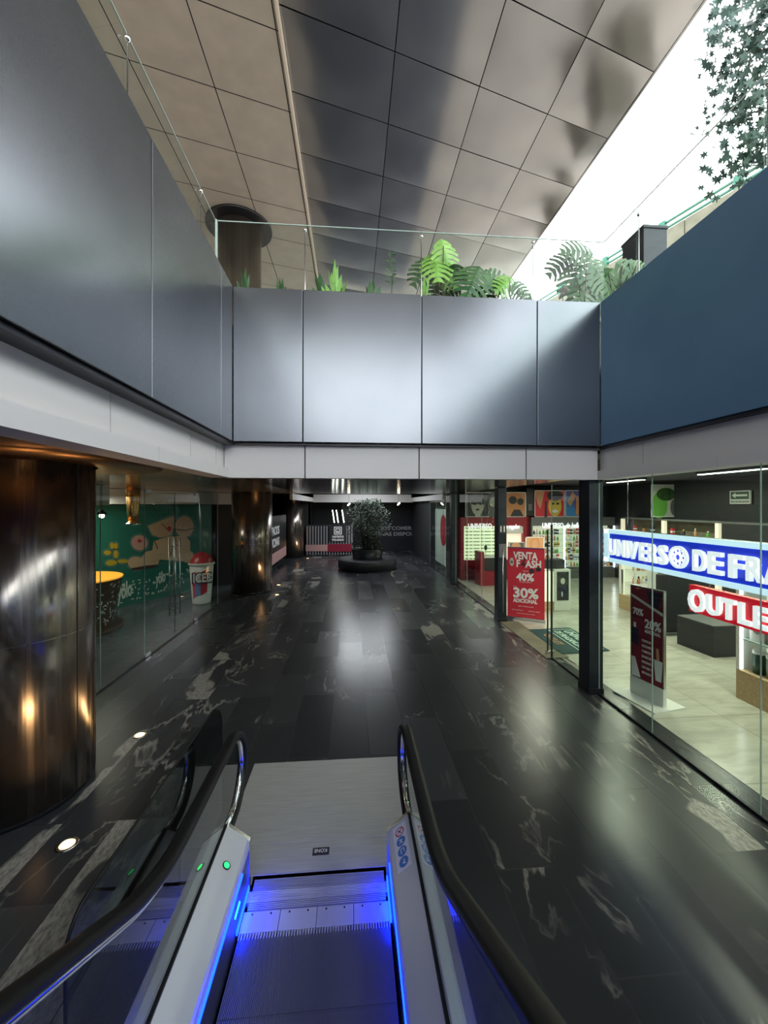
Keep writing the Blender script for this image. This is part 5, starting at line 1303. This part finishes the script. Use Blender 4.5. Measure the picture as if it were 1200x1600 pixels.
tin(fx+.16, 4.28, .42, .09, .28, 'deep_green', 'skin2', 'dark green tin at the right edge of the lower shelf')
# wall shelf along the right wall, above the blue sign
t = thing('wall_display', (9.7, 8.5, 0), 'long white wall display with warm lit bays behind the blue sign', 'display unit')
b = B(); b.box(9.5, 10.0, 4.2, 13.3, 0, .5); b.box(9.5, 10.0, 4.2, 13.3, 2.28, 2.33); obj('body', b, 'grey', t)
b = B(); b.box(9.95, 9.99, 4.2, 13.3, .5, 2.28); obj('back_panel', b, 'concrete', t)
for y in (4.22, 6.0, 7.8, 9.6, 11.4, 13.25): b = B(); b.box(9.46, 9.56, y-.05, y+.05, .5, 2.28); obj('divider_lamp', b, 'warm_lit', t)
for z in (.95,1.4,1.85): b = B(); b.box(9.52, 9.95, 4.2, 13.3, z-.02, z); obj('shelf', b, 'white', t)
b = B(); b.box(9.50, 9.54, 6.05, 9.5, 1.3, 2.28, 0); obj('dark_door', b, 'charcoal', t)
for si, z in enumerate((1.4,1.85)):
    for k in range(22):
        y = 4.5+.4*k
        put(random.randrange(9), 9.7, y, z, 'on the %s of the long wall display, %s part' % (('middle shelf','top shelf')[si], 'near' if k < 8 else 'middle' if k < 15 else 'far'), 'products on the long wall display', 1.2)
# exit sign with arrow
ye = Yx(1158, 9.98); ze = on_x(1158, 777, 9.98).z
t = thing('exit_sign', (9.98, ye, ze), 'green evacuation sign with a white arrow high on the dark shop wall', 'sign')
hw_ = abs(Yx(1142,9.98)-Yx(1174,9.98))/2; hz_ = .17
b = B(); b.box(9.94, 9.98, ye-hw_, ye+hw_, ze-hz_, ze+hz_); obj('plate', b, 'paper', t)
b = B(); b.box(9.935, 9.94, ye-hw_+.03, ye+hw_-.03, ze-.05, ze+hz_-.025); obj('green_field', b, 'deep_green', t)
b = B(); xx = 9.93; zc = ze+.05
b.slab([(xx,ye+hw_*.75,zc),(xx,ye+hw_*.4,zc+.07),(xx,ye+hw_*.4,zc+.025),(xx,ye-hw_*.75,zc+.025),(xx,ye-hw_*.75,zc-.025),(xx,ye+hw_*.4,zc-.025),(xx,ye+hw_*.4,zc-.07)], (.004,0,0)); obj('arrow', b, 'paper', t)
text('lettering', 'RUTA DE EVACUACION', 'deep_green', t, (9.935, ye+hw_-.03, ze-.14), (0,-1,0), (0,0,1), size=.08, ext=.001, bold=.001, width=2*hw_-.06)
# big lit sign behind the glass
sx_ = 3.72; zt, zb = 2.395, 1.925; ys, ye_ = 5.60, -.6
t = thing('lit_shop_sign', (sx_, 2.5, zb), 'long blue sign with glowing white letters and frame hanging inside the right-hand glass', 'sign')
b = B(); b.box(sx_+.03, sx_+.14, ye_, ys, zb, zt, 0, .004); obj('box', b, 'navy', t)
b = B(); b.box(sx_+.022, sx_+.03, ye_+.02, ys-.02, zb+.02, zt-.02); obj('face', b, 'sign_blue', t)
b = B(); fw_ = .058
for (a, c, z0, z1) in ((ye_, ys, zt-fw_, zt), (ye_, ys, zb, zb+fw_), (ys-.1, ys, zb, zt), (ye_, ye_+.1, zb, zt)): b.box(sx_-.0, sx_+.03, a, c, z0, z1)
obj('light_frame', b, 'led_frame', t)
yA = Yx(949, sx_-.02)-.0
lz = zb+.120; lh = .225
def SL(s, y, w_, ext=.022): text('letter', s, 'led_letter', t, (sx_-.02, y, lz), (0,-1,0), (0,0,1), size=lh*1.38, ext=ext, bold=.009, width=w_)
M['letter_side'] = mat('letter_side', (.25,.35,.7), .4)
words = [('UNIVERS', 948, 1034)]
cur = Yx(950, sx_)
for ch, u0, u1 in (('U',950,965),('N',966,982),('I',984,988.5),('V',990,1007),('E',1008.5,1019),('R',1022,1035),('S',1037,1049.5)):
    pass
lets = 'UNIVERS'; y_ = 5.46; adv = [.175,.185,.07,.185,.155,.165,.155]
for ch, a_ in zip(lets, adv): SL(ch, y_, (a_-.022) if ch != 'I' else .042); y_ -= a_
# round atom-like letter O
oc = Vector((sx_-.02, y_-.125, lz+lh*.47))
b = B()
n_ = 36; R1, R2 = .128, .098
for i in range(n_):
    a, c = 2*pi*i/n_, 2*pi*(i+1)/n_
    pts = [oc+Vector((0, -R1*cos(a), R1*sin(a))), oc+Vector((0, -R1*cos(c), R1*sin(c))), oc+Vector((0, -R2*cos(c), R2*sin(c))), oc+Vector((0, -R2*cos(a), R2*sin(a)))]
    b.slab(pts, (.03,0,0))
for k in range(4):
    rt = pi*k/4
    for i in range(20):
        a, c = 2*pi*i/20, 2*pi*(i+1)/20
        def ep(t_, s_): x, y = (.098+s_)*cos(t_), (.036+s_)*sin(t_); return oc+Vector((0, -(x*cos(rt)-y*sin(rt)), x*sin(rt)+y*cos(rt)))
        b.slab([ep(a,.004), ep(c,.004), ep(c,-.004), ep(a,-.004)], (.014,0,0))
obj('round_emblem', b, 'led_letter', t)
y_ -= .335
for s in ('DE', 'FRAGANCIAS'):
    for ch in s:
        w_ = .175 if ch not in 'I' else .07
        SL(ch, y_, w_-.022 if ch != 'I' else .042); y_ -= w_+.005
    y_ -= .045
area('sign_glow', (sx_-.06, 3.0, 2.14), (0, radians(90), 0), .4, 5.0, 5, (.8,.9,1), t)
b = B()
for y in (5.2, 2.5, 0): b.tube([(sx_+.08, y, zt), (sx_+.08, y, 3.5)], .006)
obj('hanging_rod', b, 'steel', t)
# red sign below
rx_ = 3.80; pz = on_x(1076, 916, rx_); zt2 = 1.845; zb2 = 1.545; ys2 = 4.22
t = thing('lit_outlet_sign', (rx_, 3, zb2), 'red sign with glowing white letters hanging under the long blue sign', 'sign')
b = B(); b.box(rx_+.02, rx_+.10, 2.2, ys2, zb2, zt2, 0, .004); obj('box', b, 'sign_red', t)
y_ = ys2-.02
for ch, a_ in zip('OUTLET', (.225,.185,.165,.15,.155,.17)):
    text('letter', ch, 'led_letter', t, (rx_-.0, y_, zb2+(.03 if ch == 'O' else .05)), (0,-1,0), (0,0,1), size=(.33 if ch == 'O' else .275), ext=.02, bold=.010, width=a_-.02); y_ -= a_
b = B()
for y in (4.0, 2.6): b.tube([(rx_+.06, y, zt2), (rx_+.06, y, 1.92)], .006)
obj('hanging_rod', b, 'steel', t)
# remove product prototypes never placed
for i, (k_, pr, nm) in enumerate(protos):
    if i not in used: bpy.data.objects.remove(pr)
